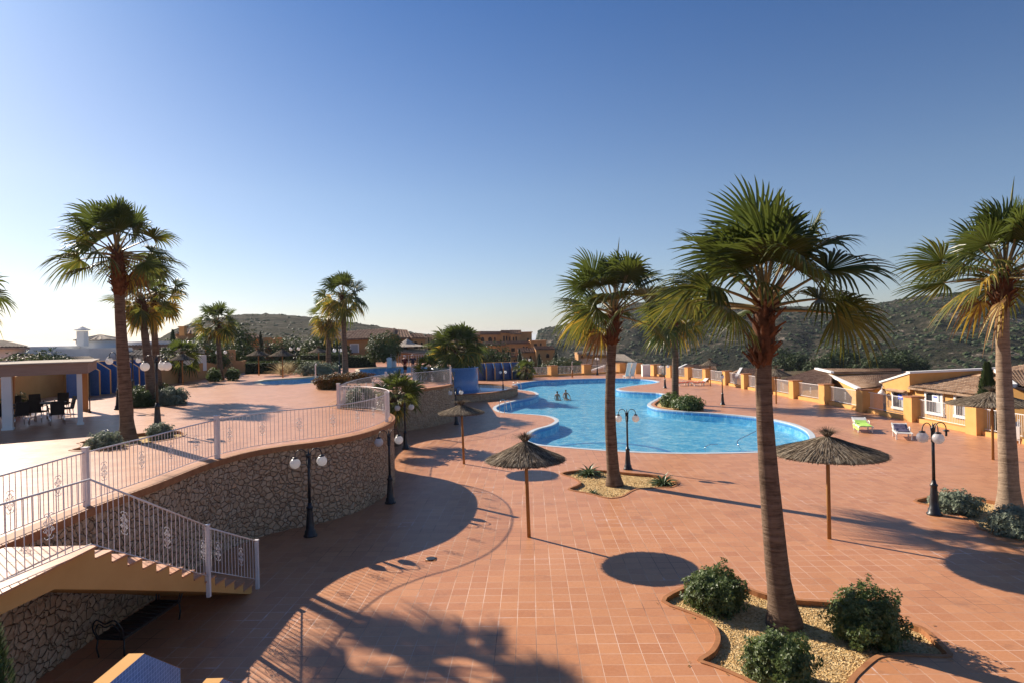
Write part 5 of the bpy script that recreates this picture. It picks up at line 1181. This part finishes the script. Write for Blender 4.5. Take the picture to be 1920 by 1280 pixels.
for i, (x, y, hr, lab, rz) in enumerate([(1045, 741, 'hairb', 'dark haired person standing chest deep in the pool, left one', 150), (1061, 740, 'hairb', 'person with bare shoulders standing in the pool, right one', 20)]):
    b = G(x, y, -.13); t = thing('person', lab, 'person', b, R_(rz)); wd = 1.35 if i == 0 else 1.27
    nd, ed = body(1.78, ((.36, -.12, 0), (.30, -.35, 0)) if i else ((.27, 0, 0), (.28, -.1, 0)))
    nl = len(nd) - 10; LG_ = []
    for s_ in (-1, 1): LG_ += [((s_ * .11, -.02, .90), .085), ((s_ * .16, -.38, .86), .06), ((s_ * .17, -.72, .85), .045), ((s_ * .17, -.80, .86), (.04, .03)), ((s_ * .17, -.86, .92), (.03, .02))]
    nd = nd[:nl] + LG_; nd = [((a[0], a[1], a[2] - wd), r) for a, r in nd]
    o = bpy.data.objects.new('body', skin_mesh(nd, ed)); o.data.materials.append(M['skin']); COL.objects.link(o); o.parent = t
    face_hair(t, 1.78 / 1.72, hr, wd)

# ================================================================== BUILDINGS
def pxbox(parent, name, m, x0, x1, yt, yb, Y, dep, rz=0):
    a, b = AY(x0, yt, Y), AY(x1, yt, Y); c = AY((x0 + x1) / 2, yb, Y); z1 = (a.z + b.z) / 2; z0 = c.z; L = b.x - a.x
    mb = MB(); mb.box(((a.x + b.x) / 2, Y + dep / 2, (z0 + z1) / 2), (L, dep, z1 - z0), rz); return mb.build(name, M[m], parent)
def corr(parent, quad, m, name='roof', pitch=.30, amp=.055, th=.14, eave=None):
    p0, p1, p2, p3 = [Vector(p) for p in quad]; nrm = (p1 - p0).cross(p3 - p0).normalized()
    if nrm.z < 0: nrm = -nrm
    L = max((p1 - p0).length, (p2 - p3).length); cols = max(4, int(L / pitch) * 5); rows = max(2, int((p3 - p0).length / .42)); mb = MB(); vs = []
    cols = min(cols, 320); rows = min(rows, 26)
    for r in range(rows * 2):
        rr = (r + 1) // 2; g = rr / rows; dz = .035 if r % 2 == 0 else 0
        for c in range(cols + 1):
            f = c / cols; q = (p0 * (1 - f) + p1 * f) * (1 - g) + (p3 * (1 - f) + p2 * f) * g
            vs.append(q + nrm * (amp * abs(math.sin(f * L / pitch * math.pi)) + dz))
    n = cols + 1; mb.add(vs, [(r * n + c, r * n + c + 1, (r + 1) * n + c + 1, (r + 1) * n + c) for r in range(rows * 2 - 1) for c in range(cols)])
    q = [p0, p1, p2, p3]; qq = [x - nrm * .012 for x in q]; mb.slab(qq, th); return mb.build(name, M[m], parent)
def cone_roof(parent, c, r, h, m, n=12, name='roof'):
    mb = MB(); vs = []; k = 72
    for g in (0, .25, .5, .75, 1):
        for j in range(k): a = 6.2832 * j / k; rr = r * (1 - g) + .02; vs.append((c[0] + math.cos(a) * rr, c[1] + math.sin(a) * rr, c[2] + h * g + (.09 if j % 3 == 1 else 0) * (1 - g)))
    mb.add(vs, [(i * k + j, i * k + (j + 1) % k, (i + 1) * k + (j + 1) % k, (i + 1) * k + j) for i in range(4) for j in range(k)] + [tuple(range(k))[::-1]]); return mb.build(name, M[m], parent)
def arch(parent, x, yb, wpx, hpx, Y, name='window', surround='ochre3', pane='dark', flat=False):
    b = AY(x, yb, Y); s = Y / FPX; w_, h = wpx * s, hpx * s
    def prof(W, Hh, ox=0):
        if flat: return [(-W / 2, 0), (W / 2, 0), (W / 2, Hh), (-W / 2, Hh)]
        return [(-W / 2, 0), (W / 2, 0)] + [(W / 2 * math.cos(a), Hh - W / 2 + W / 2 * math.sin(a)) for a in [math.pi * k / 8 for k in range(9)]]
    def ext(P, y0, y1):
        mb = MB(); n = len(P); mb.add([(b.x + p[0], y0, b.z + p[1]) for p in P] + [(b.x + p[0], y1, b.z + p[1]) for p in P], [tuple(range(n)), tuple(range(n, 2 * n))[::-1]] + [(i, i + n, (i + 1) % n + n, (i + 1) % n) for i in range(n)]); return mb
    k = .16
    P = prof(w_ + 2 * k, h + k); Q = prof(w_, h); n = len(P); mb = MB(); y0, y1 = Y - .09, Y + .05; vs = [(b.x + p[0], y0, b.z + p[1]) for p in P] + [(b.x + p[0], y0, b.z + p[1]) for p in Q] + [(b.x + p[0], y1, b.z + p[1]) for p in P] + [(b.x + p[0], y1, b.z + p[1]) for p in Q]
    mb.add(vs, [(i, (i + 1) % n, n + (i + 1) % n, n + i) for i in range(n)] + [(i, 2 * n + i, 2 * n + (i + 1) % n, (i + 1) % n) for i in range(n)] + [(n + i, n + (i + 1) % n, 3 * n + (i + 1) % n, 3 * n + i) for i in range(n)])
    f = mb.build(name, M[surround], parent); ext(Q, Y - .012, Y + .02).build('pane', M[pane], f); return f
def gq(*a): return [AY(x, y, Y) for x, y, Y in a]
# --- ochre villas stepping up the slope in the centre
VG = 'ochre villas stacked on the slope behind the pool'
def villa(label, x0, x1, yt, yb, Y, dep=9, arches=(), roofrise=0, m='ochre2', roof=True, slope=2.2):
    c = AY((x0 + x1) / 2, yb, Y); t = thing('villa', label, 'house', (0, 0, 0), 0, VG)
    pxbox(t, 'wall', m, x0, x1, yt, yb, Y, dep)
    a, b = AY(x0 - 1.2, yt - .3, Y - .35), AY(x1 + 1.2, yt - .3, Y - .35)
    if roof: corr(t, [a, b, b + Vector((0, dep + .6, roofrise * Y / FPX)), a + Vector((0, dep + .6, roofrise * Y / FPX))], 'roof_pink', pitch=.5, amp=.09)
    else:
        mb = MB(); mb.box(((a.x + b.x) / 2, Y + dep / 2, (a.z + b.z) / 2 + .1), (b.x - a.x + .1, dep + .3, .22)); mb.build('parapet', M['ochre3'], t)
    for (ax, ab, w_, h, fl_) in arches: arch(t, ax, ab, w_, h, Y, flat=fl_)
    return t
villa('topmost ochre villa with long tiled roof, leftmost of the top row', 878, 905, 630, 662, 152, arches=[(893, 641, 5, 8, 0)], roofrise=9)
villa('ochre villa in the top row with three dark windows', 900, 941, 627, 662, 150, arches=[(905, 640, 6, 8, 0), (919, 640, 7, 8, 0), (928, 640, 2.6, 8, 1)], roofrise=6)
villa('ochre villa in the top row with pillared balcony', 939, 962, 624, 660, 149, arches=[(945, 640, 3, 10, 1), (950, 640, 2.4, 10, 1), (957, 639, 5, 8, 0)], roofrise=5)
villa('ochre villa in the top row with two slim arched windows', 957, 977, 626.5, 660, 147, arches=[(963, 639, 2.6, 7, 0), (968, 639, 2.8, 8, 0)], roofrise=8)
villa('highest ochre villa at the right end of the top row', 976, 997, 624, 665, 148, arches=[(990, 640, 3, 6, 1)], roofrise=4, roof=False)
villa('middle row ochre villa with two big dark arches', 903, 950, 647, 680, 138, arches=[(930.5, 661, 9, 7.5, 0), (944, 661, 6, 7, 0)], roofrise=6)
villa('middle row ochre villa with a pair of arches', 949, 995, 644, 680, 137, arches=[(962, 659, 7, 7, 1), (982, 657.5, 4, 8.5, 0), (988, 657.5, 3.4, 8.5, 0)], roofrise=4)
villa('right hand ochre villa stepping down the slope', 995, 1024, 640, 690, 136, arches=[(1004, 650, 6, 6, 1), (1014, 648, 3, 5, 1)], roofrise=3, roof=False)
villa('lower ochre villa with tiled roof left of the awning', 885, 929, 663, 700, 126, arches=[(925, 677, 5, 8, 0), (901, 682, 8, 12, 1)], roofrise=7)
villa('lower ochre villa with low grey awning', 930, 972, 668, 700, 124, arches=[(946, 690, 18, 14, 1), (965, 685, 3.2, 11, 1)], roofrise=5)
villa('lower ochre villa with double arch between cypresses', 972, 1012, 660, 700, 123, arches=[(986, 684, 5, 11, 0), (1006, 672, 3, 8, 0), (1009, 690, 3, 8, 1)], roofrise=6)
villa('lowest right ochre villa with a single dark window', 1005, 1040, 654.5, 704, 121, arches=[(1027, 670, 6, 7.5, 0)], roofrise=4)
# --- long tiled ochre house and its neighbours left of the fat palm
HG = 'ochre houses behind the terrace pool'
t = thing('house', 'long ochre house with pink tiled roof and pale shuttered window', 'house', (0, 0, 0), 0, HG)
pxbox(t, 'wall', 'ochre2', 602, 731, 635, 692, 96, 11)
pxbox(t, 'gable_wall', 'ochre2', 731, 741, 627, 692, 96.5, 10)
corr(t, gq((592, 638, 95.3), (654, 636.5, 95.3), (672, 620.5, 103), (610, 624, 103)), 'roof_pink', pitch=.5, amp=.10)
corr(t, gq((651, 636.5, 95.2), (732, 632.5, 95.2), (742, 616, 103), (668, 619.5, 103)), 'roof_pink', pitch=.5, amp=.10)
arch(t, 665, 661, 13, 15, 96, surround='trim', pane='shutter', flat=True)
arch(t, 737, 655, 4, 12, 96.4, surround='trim', pane='shutter', flat=True)
t = thing('house', 'ochre house with arched porch and gable right of the long tiled house', 'house', (0, 0, 0), 0, HG)
pxbox(t, 'wall', 'ochre2', 741, 775, 632, 690, 98, 9); pxbox(t, 'tower', 'ochre3', 774, 797, 633, 690, 96.5, 8)
corr(t, gq((739, 633, 97), (772, 633.5, 97), (763, 619, 104), (741, 617.5, 104)), 'roof_pink', pitch=.5, amp=.09); corr(t, gq((772, 633.5, 96), (800, 634, 96), (790, 626, 103), (768, 626, 103)), 'roof_pink', pitch=.5, amp=.09)
for a in ((751, 654, 9, 13, 97.9), (760, 654, 7, 13, 97.9), (779.5, 653, 8, 13, 96.4), (791, 653, 4, 12, 96.4)): arch(t, a[0], a[1], a[2], a[3], a[4])
corr(t, gq((731, 657.5, 88), (826, 664, 88), (800, 655, 95.5), (736, 652, 95.5)), 'roof_white', name='lean_to_roof', pitch=.5, amp=.08)
pxbox(t, 'lower_wall', 'ochre2', 735, 824, 662, 694, 89, 6)
t = thing('house', 'ochre house with tiled roofs between the porch house and the fat palm', 'house', (0, 0, 0), 0, HG)
pxbox(t, 'wall', 'ochre2', 797, 838, 638, 690, 104, 9); corr(t, gq((795, 639.5, 103), (840, 640, 103), (825, 629, 111), (800, 628, 111)), 'roof_pink', pitch=.5, amp=.09); arch(t, 808, 660, 6, 13, 103.9); arch(t, 822, 660, 6, 13, 103.9)
t = thing('house', 'row of distant ochre houses with tiled roofs right of the fat palm', 'house', (0, 0, 0), 0, HG)
pxbox(t, 'wall', 'ochre2', 825, 882, 640, 690, 125, 9); corr(t, gq((822, 642, 124), (884, 642, 124), (870, 632, 132), (830, 631, 132)), 'roof_pink', pitch=.5, amp=.09); arch(t, 874, 660, 6, 10, 124.9)
t = thing('house', 'small ochre garden house with a barred window beside the slim cypress', 'house', (0, 0, 0), 0, HG)
pxbox(t, 'wall', 'ochre2', 458, 488, 633, 690, 92, 9); corr(t, gq((454, 634, 91), (492, 634.5, 91), (480, 626, 98), (458, 625, 98)), 'roof_pink', pitch=.5, amp=.09); arch(t, 474.5, 661, 8, 9.5, 92, pane='shutter', flat=True)
t = thing('house', 'low ochre building right of the slim cypress', 'house', (0, 0, 0), 0, HG)
pxbox(t, 'wall', 'ochre2', 504, 524, 651, 688, 95, 8); corr(t, gq((502, 652, 94.4), (526, 652, 94.4), (524, 647, 100), (504, 647, 100)), 'roof_pink', pitch=.5, amp=.09)
b_ = AY(764, 652, 92); t = thing('house_parasol', 'pale pointed parasol on the roof terrace of the porch house', 'parasol', b_); mb = MB(); mb.lathe([(3.0, .2), (1.2, .55), (.02, 1.35)], n=8, sm=False); mb.build('canopy', M['roof_white'], t); mb = MB(); mb.tube([(0, 0, -1.5), (0, 0, 1.2)], .06, 6); mb.build('pole', M['pole'], t)
# --- white houses and the ochre turret on the left
WG = 'white houses on the left'
def turret(parent, x0, x1, yt, yb, Y, m, apex, roofm, n=40):
    a, b = AY(x0, yt, Y), AY(x1, yt, Y); r = (b.x - a.x) / 2; c = ((a.x + b.x) / 2, Y + r * .0, 0); z0 = AY((x0 + x1) / 2, yb, Y).z; mb = MB(); mb.lathe([(r, z0), (r, (a.z + b.z) / 2)], (c[0], c[1], 0), n); mb.build('turret_wall', M[m], parent)
    cone_roof(parent, (c[0], c[1], (a.z + b.z) / 2 - .05), r * 1.10, AY((x0 + x1) / 2, apex, Y).z - (a.z + b.z) / 2, roofm)
t = thing('house', 'white house with round turret and tiled cone roof', 'house', (0, 0, 0), 0, WG)
turret(t, 150, 226, 637, 690, 58, 'white', 626, 'roof_white')
pxbox(t, 'wall', 'white', 150, 240, 655, 700, 60, 8)
b_ = AY(155, 640, 55); mb = MB(); mb.box(b_ + Vector((0, 0, .25)), (.62, .62, 1.3)); mb.lathe([(.62, .95), (.6, 1.02), (.05, 1.28)], b_ + Vector((0, 0, 0)), 16, sm=False); mb.build('chimney', M['white'], t)
t = thing('house', 'white house with long parapet and tiled lean-to behind the niches', 'house', (0, 0, 0), 0, WG)
pxbox(t, 'wall', 'white', 238, 321, 640, 672, 66, 6); corr(t, gq((236, 657, 60), (325, 655, 60), (321, 646, 65.5), (240, 647.5, 65.5)), 'roof_pink', pitch=.35, amp=.07)
corr(t, gq((226, 667, 54), (322, 667, 54), (322, 657, 59.5), (245, 656, 59.5)), 'roof_white', pitch=.35, amp=.07); pxbox(t, 'lower_wall', 'white', 240, 322, 666, 700, 55, 4); pxbox(t, 'white_wing', 'white', 290, 333, 668, 700, 53, 5)
t = thing('house', 'ochre house with low tiled roofs next to the white parapet house', 'house', (0, 0, 0), 0, WG)
corr(t, gq((318, 660, 60), (384, 659, 60), (376, 646, 67), (326, 645, 67)), 'roof_white', pitch=.35, amp=.07); pxbox(t, 'wall', 'ochre3', 322, 382, 658, 700, 61, 7)
t = thing('house', 'house with ochre turret, cone roof and brick chimney', 'house', (0, 0, 0), 0, WG)
turret(t, 332, 386, 626, 660, 78, 'ochre3', 613, 'roof_warm'); corr(t, gq((334, 648, 72), (392, 647, 72), (386, 636, 77.5), (336, 637, 77.5)), 'roof_pink', pitch=.35, amp=.08); pxbox(t, 'wall', 'ochre3', 334, 390, 646, 700, 73, 6)
b_ = AY(343, 620, 74); mb = MB(); mb.box(b_ + Vector((0, 0, -.1)), (.62, .62, 1.0)); mb.box(b_ + Vector((0, 0, .45)), (.8, .8, .12)); mb.build('chimney', M['ochre2'], t)
t = thing('house', 'white house with low hipped roof cropped by the left edge', 'house', (0, 0, 0), 0, WG)
pxbox(t, 'wall', 'white', -60, 48, 651, 700, 50, 7); corr(t, gq((-64, 651, 49.2), (56, 650.5, 49.2), (6, 639, 54), (-64, 634, 54)), 'roof_white', pitch=.3, amp=.06)
t = thing('house', 'long low white house with tiled roof right behind the pergola', 'house', (0, 0, 0), 0, WG)
pxbox(t, 'wall', 'white', 66, 166, 654, 700, 52, 6); corr(t, gq((52, 684, 44), (205, 683, 44), (168, 668, 51), (86, 669, 51)), 'roof_white', pitch=.3, amp=.06); corr(t, gq((-20, 682, 44), (86, 684, 44), (62, 663, 50), (26, 664, 50)), 'roof_pink', pitch=.3, amp=.06)
pxbox(t, 'lower_wall', 'white', -40, 180, 684, 720, 46, 5)
# --- tiled bungalows behind the pier fence on the right
BG = 'tiled ochre bungalows behind the pier fence'
def vert(parent, quad, th, m, name='wall'):
    q = [Vector(p) for p in quad]; n = (q[1] - q[0]).cross(q[-1] - q[0]).normalized(); k = len(q); b = [p + n * th for p in q]; mb = MB(); mb.add(q + b, [tuple(range(k)), tuple(range(k, 2 * k))[::-1]] + [(i, i + k, (i + 1) % k + k, (i + 1) % k) for i in range(k)]); return mb.build(name, M[m], parent)
XW = 31.3
def onX(x, y, X=XW): d = ray(x, y); return CAM + d * (X / d.x)
t = thing('bungalow', 'ochre bungalow with white framed windows behind the fence, nearest and largest', 'house', (0, 0, 0), 0, BG)
e0, e1 = onX(1703, 721), onX(1842, 737.5); ez = (e0.z + e1.z) / 2; Yn, Yf = e1.y - 3, onX(1661, 719).y
Ym = onX(1712, 720).y
mb = MB(); mb.box((XW + 5, (Yn + Yf) / 2, (ez - 4) / 2 - .05), (10, Yf - Yn, ez + 4)); mb.build('wall', M['ochre'], t)
def zpx(x, y, X=XW): return onX(x, y, X).z
corr(t, [(XW - .45, Yn - .5, ez - .1), (XW - .45, Ym - .02, ez - .1), (XW + 9.5, Ym - .02, ez + 1.55), (XW + 9.5, Yn - .5, ez + 1.55)], 'roof_warm', pitch=.27, amp=.06)
pk = zpx(1712, 698.5); lf = zpx(1661, 716)
vert(t, [(XW - .02, Yf, ez - .5), (XW - .02, Ym, ez - .5), (XW - .02, Ym, pk), (XW - .02, Yf, lf)], .25, 'ochre', 'gable_wall')
vert(t, [(XW - .02, Ym, ez - .5), (XW + 9.0, Ym, ez - .5), (XW + 9.0, Ym, pk + .2), (XW - .02, Ym, pk)], -.2, 'ochre', 'parapet_wall')
mb = MB(); mb.slab([(XW - .35, Ym - .15, pk + .12), (XW - .35, Yf + .4, lf + .08), (XW + .5, Yf + .4, lf + .1), (XW + .5, Ym - .15, pk + .14)], .14); mb.slab([(XW - .35, Ym - .16, pk + .125), (XW + 9.0, Ym - .16, pk + .32), (XW + 9.0, Ym + .3, pk + .32), (XW - .35, Ym + .3, pk + .125)], .16); mb.build('verge', M['trim'], t)
corr(t, [(XW - .3, Yf + .3, lf + .02), (XW - .3, Ym + .2, pk + .02), (XW + 9.0, Ym + .2, pk + .25), (XW + 9.0, Yf + .3, lf + .25)], 'roof_warm', pitch=.27, amp=.05)
def win_x(parent, x0, x1, yt, yb, X=XW, sign=None):
    a, b = onX(x0, yt, X), onX(x1, yb, X); y0, y1 = min(a.y, b.y), max(a.y, b.y); zt = (onX((x0 + x1) / 2, yt, X)).z; zb = onX((x0 + x1) / 2, yb, X).z
    yc, zc, w_, h = (y0 + y1) / 2, (zt + zb) / 2, y1 - y0, zt - zb; k = .20; mb = MB(); x = X - .06
    mb.box((x, yc, zt - k / 2), (.14, w_, k)); mb.box((x, yc, zb + k / 2), (.18, w_ + .1, k))
    mb.box((x, y0 + k / 2, zc), (.138, k, h - 2 * k)); mb.box((x, y1 - k / 2, zc), (.138, k, h - 2 * k)); f = mb.build('window', M['trim'], parent)
    mb = MB(); mb.box((X - .01, yc, zc), (.05, w_ - 2 * k, h - 2 * k)); mb.build('pane', M['glass'], f)
    mb = MB(); mb.box((X - .05, yc, zc), (.04, .06, h - 2 * k)); mb.box((X - .05, y0 + k + .3, zc), (.035, .55, h - 2 * k - .1)); mb.build('shutter', M['shutter'], f)
    if sign:
        mb = MB(); mb.box((X - .10, yc - w_ * .1, zt - k - h * .2), (.02, w_ * .36, h * .26)); mb.build('sign', M[sign], f)
        mb = MB(); mb.box((X - .115, yc - w_ * .1, zt - k - h * .2 + (0 if sign == 'signb' else h * .06)), (.012, w_ * .2, h * .05)); mb.build('sign_mark', M['trim'] if sign == 'signb' else M['signb'], f)
M['signb'] = mat('blue_sign', (.03, .09, .55), .5); M['signw'] = mat('white_sign', (.7, .7, .7), .5)
win_x(t, 1674, 1703, 731, 767, sign='signb'); win_x(t, 1736, 1771, 731.5, 777, sign='signw'); win_x(t, 1791, 1824, 738, 784)
mb = MB(); a, b = onX(1671, 727), onX(1706, 730); mb.slab([(XW - .55, a.y, a.z - .1), (XW - .55, b.y, a.z - .1), (XW, b.y, a.z + .15), (XW, a.y, a.z + .15)], .08); mb.build('window_canopy', M['roof_warm'], t)
t = thing('wall_lamp', 'white bell shaped lamp on a curved arm on the bungalow corner', 'lamp', onX(1657, 735, XW - .25)); mb = MB(); mb.tube(smooth3([Vector((.25, -.1, .1)), Vector((.1, 0, .55)), Vector((-.1, 0, .5)), Vector((-.15, 0, .25))], 5), .03, 6); mb.build('arm', M['trim'], t); mb = MB(); mb.lathe([(.03, .28), (.12, .2), (.3, -.02), (.33, -.1)], (-.15, 0, 0), 14); mb.build('lamp_shade', M['trim'], t)
def gable_house(label, eaveL, eaveR, ridgeR, ridgeL, wallbot, m='roof_warm', lit=None, trim=True):
    t = thing('bungalow', label, 'house', (0, 0, 0), 0, BG)
    q = gq(eaveL, eaveR, ridgeR, ridgeL); corr(t, q, m, pitch=.27, amp=.06)
    a, b, c, d = q; off = Vector((0, .35, -.14)); z0 = -2.2
    vert(t, [Vector((a.x + .2, a.y + .35, z0)), Vector((b.x - .2, b.y + .35, z0)), b + off + Vector((-.2, 0, -.05)), a + off + Vector((.2, 0, -.05))], -.2, 'ochre')
    vert(t, [Vector((a.x + .2, a.y + .36, z0)), Vector((d.x + .2, d.y, z0)), d + Vector((.2, 0, -.22)), a + off + Vector((.2, 0, -.06))], .2, 'ochre', 'gable_wall')
    bk = Vector((0, 7, 0)); corr(t, [c + bk + Vector((0, 0, -1.4)), d + bk + Vector((0, 0, -1.4)), d, c], m, 'rear_roof', pitch=.27, amp=.06)
    if trim: mb = MB(); mb.slab([a + Vector((-.18, -.1, .10)), a + Vector((.16, -.1, .10)), d + Vector((.16, 0, .12)), d + Vector((-.18, 0, .12))], .2); mb.build('verge', M['trim'], t)
    return t
gable_house('ochre bungalow with wide tiled roof and white verge, second in the row', (1610, 728, 56), (1664, 724, 56), (1706, 695.5, 68), (1553, 701, 68), 0)
gable_house('bungalow with dark hipped tile roof left of the white verge roof', (1462, 712, 64), (1559, 723, 60), (1562, 694, 70), (1527, 692.5, 72), 0, m='roof_pink', trim=False)
gable_house('bungalow with long low roof behind the big palm trunk', (1380, 706, 70), (1462, 710, 66), (1470, 692, 76), (1390, 690, 78), 0, m='roof_pink')
gable_house('bungalow roof rising behind the far loungers', (1270, 690.5, 88), (1345, 693, 86), (1340, 683, 95), (1287, 683, 95), 0, m='roof_warm')
gable_house('bungalow at the right edge with tile roof behind the palm trunk', (1900, 722, 36), (2010, 745, 34), (2010, 695, 46), (1868, 694, 46), 0, m='roof_warm')
gable_house('long tiled roof running behind the nearest bungalow', (1560, 697, 66), (1690, 696, 66), (1690, 691, 72), (1530, 690.5, 72), 0, m='roof_warm')
gable_house('tiled house with wide striped roof behind the far fence', (1076, 686, 112), (1145, 686, 112), (1150, 671.5, 120), (1090, 672, 120), 0, m='roof_pink', trim=False)
gable_house('pale roofed house beyond the striped roof, right of the pool palm trunk', (1150, 676, 124), (1192, 678, 124), (1170, 664, 132), (1140, 663, 132), 0, m='roof_white', trim=False)
t = thing('villa', 'pale ochre villa above the striped roof behind the pool palm', 'house', (0, 0, 0), 0, BG); pxbox(t, 'wall', 'ochre3', 1084, 1100, 661, 690, 128, 7); pxbox(t, 'upper_wall', 'ochre3', 1096, 1142, 663, 690, 130, 7); corr(t, gq((1082, 662, 127.5), (1102, 662, 127.5), (1099, 657, 133), (1085, 657, 133)), 'roof_white', pitch=.5, amp=.08); corr(t, gq((1094, 665, 129), (1144, 665, 129), (1138, 657, 136), (1104, 657, 136)), 'roof_white', pitch=.5, amp=.08); arch(t, 1092, 671, 4, 6, 127.9)
t = thing('villa', 'low ochre terrace wall with white sloping coping outside the far fence', 'wall', (0, 0, 0), 0, BG); q = gq((1110, 702, 98), (1133, 702, 98), (1133, 685, 98), (1110, 692.5, 98)); vert(t, q, -.4, 'ochre3'); q = gq((1109, 692.5, 97.8), (1134, 684.3, 97.8)); mb = MB(); mb.slab([q[0], q[1], q[1] + Vector((0, .7, 0)), q[0] + Vector((0, .7, 0))], .25); mb.build('coping', M['trim'], t)
# outdoor furniture glimpsed behind the fence
for i, (x, y) in enumerate([(1905, 815), (1896, 806)]):
    p = AY(x, y, 30 + i * 1.5); p.z = -.3; t = thing('garden_chair', ['white garden chair behind the fence at the right edge', 'white garden chair behind the fence beside the first one'][i], 'chair', p, R_(120 + 60 * i), 'white garden chairs'); mb = MB(); mb.box((0, 0, .45), (.5, .5, .04)); mb.build('seat', M['plastic'], t); mb = MB(); mb.box((0, .25, .8), (.5, .04, .6)); mb.build('backrest', M['plastic'], t)
    for a in (-1, 1):
        for b in (-1, 1): mb = MB(); mb.box((a * .22, b * .22, -.8 + .62), (.04, .04, 1.24)); mb.build('leg', M['plastic'], t)
# ================================================================== THIN SEA AIR
mb = MB(); mb.box((0, 7000, 13), (32400, 18400, 100)); hz = mb.build('haze', bpy.data.materials.new('air')); hm = hz.data.materials[0]; hm.use_nodes = True
for nd_ in list(hm.node_tree.nodes):
    if nd_.type == 'BSDF_PRINCIPLED': hm.node_tree.nodes.remove(nd_)
pv = hm.node_tree.nodes.new('ShaderNodeVolumePrincipled'); pv.inputs['Color'].default_value = (.80, .88, 1, 1); pv.inputs['Density'].default_value = .00010; pv.inputs['Anisotropy'].default_value = .2
hm.node_tree.links.new(pv.outputs[0], hm.node_tree.nodes['Material Output'].inputs['Volume']); tag(hz, kind='stuff')
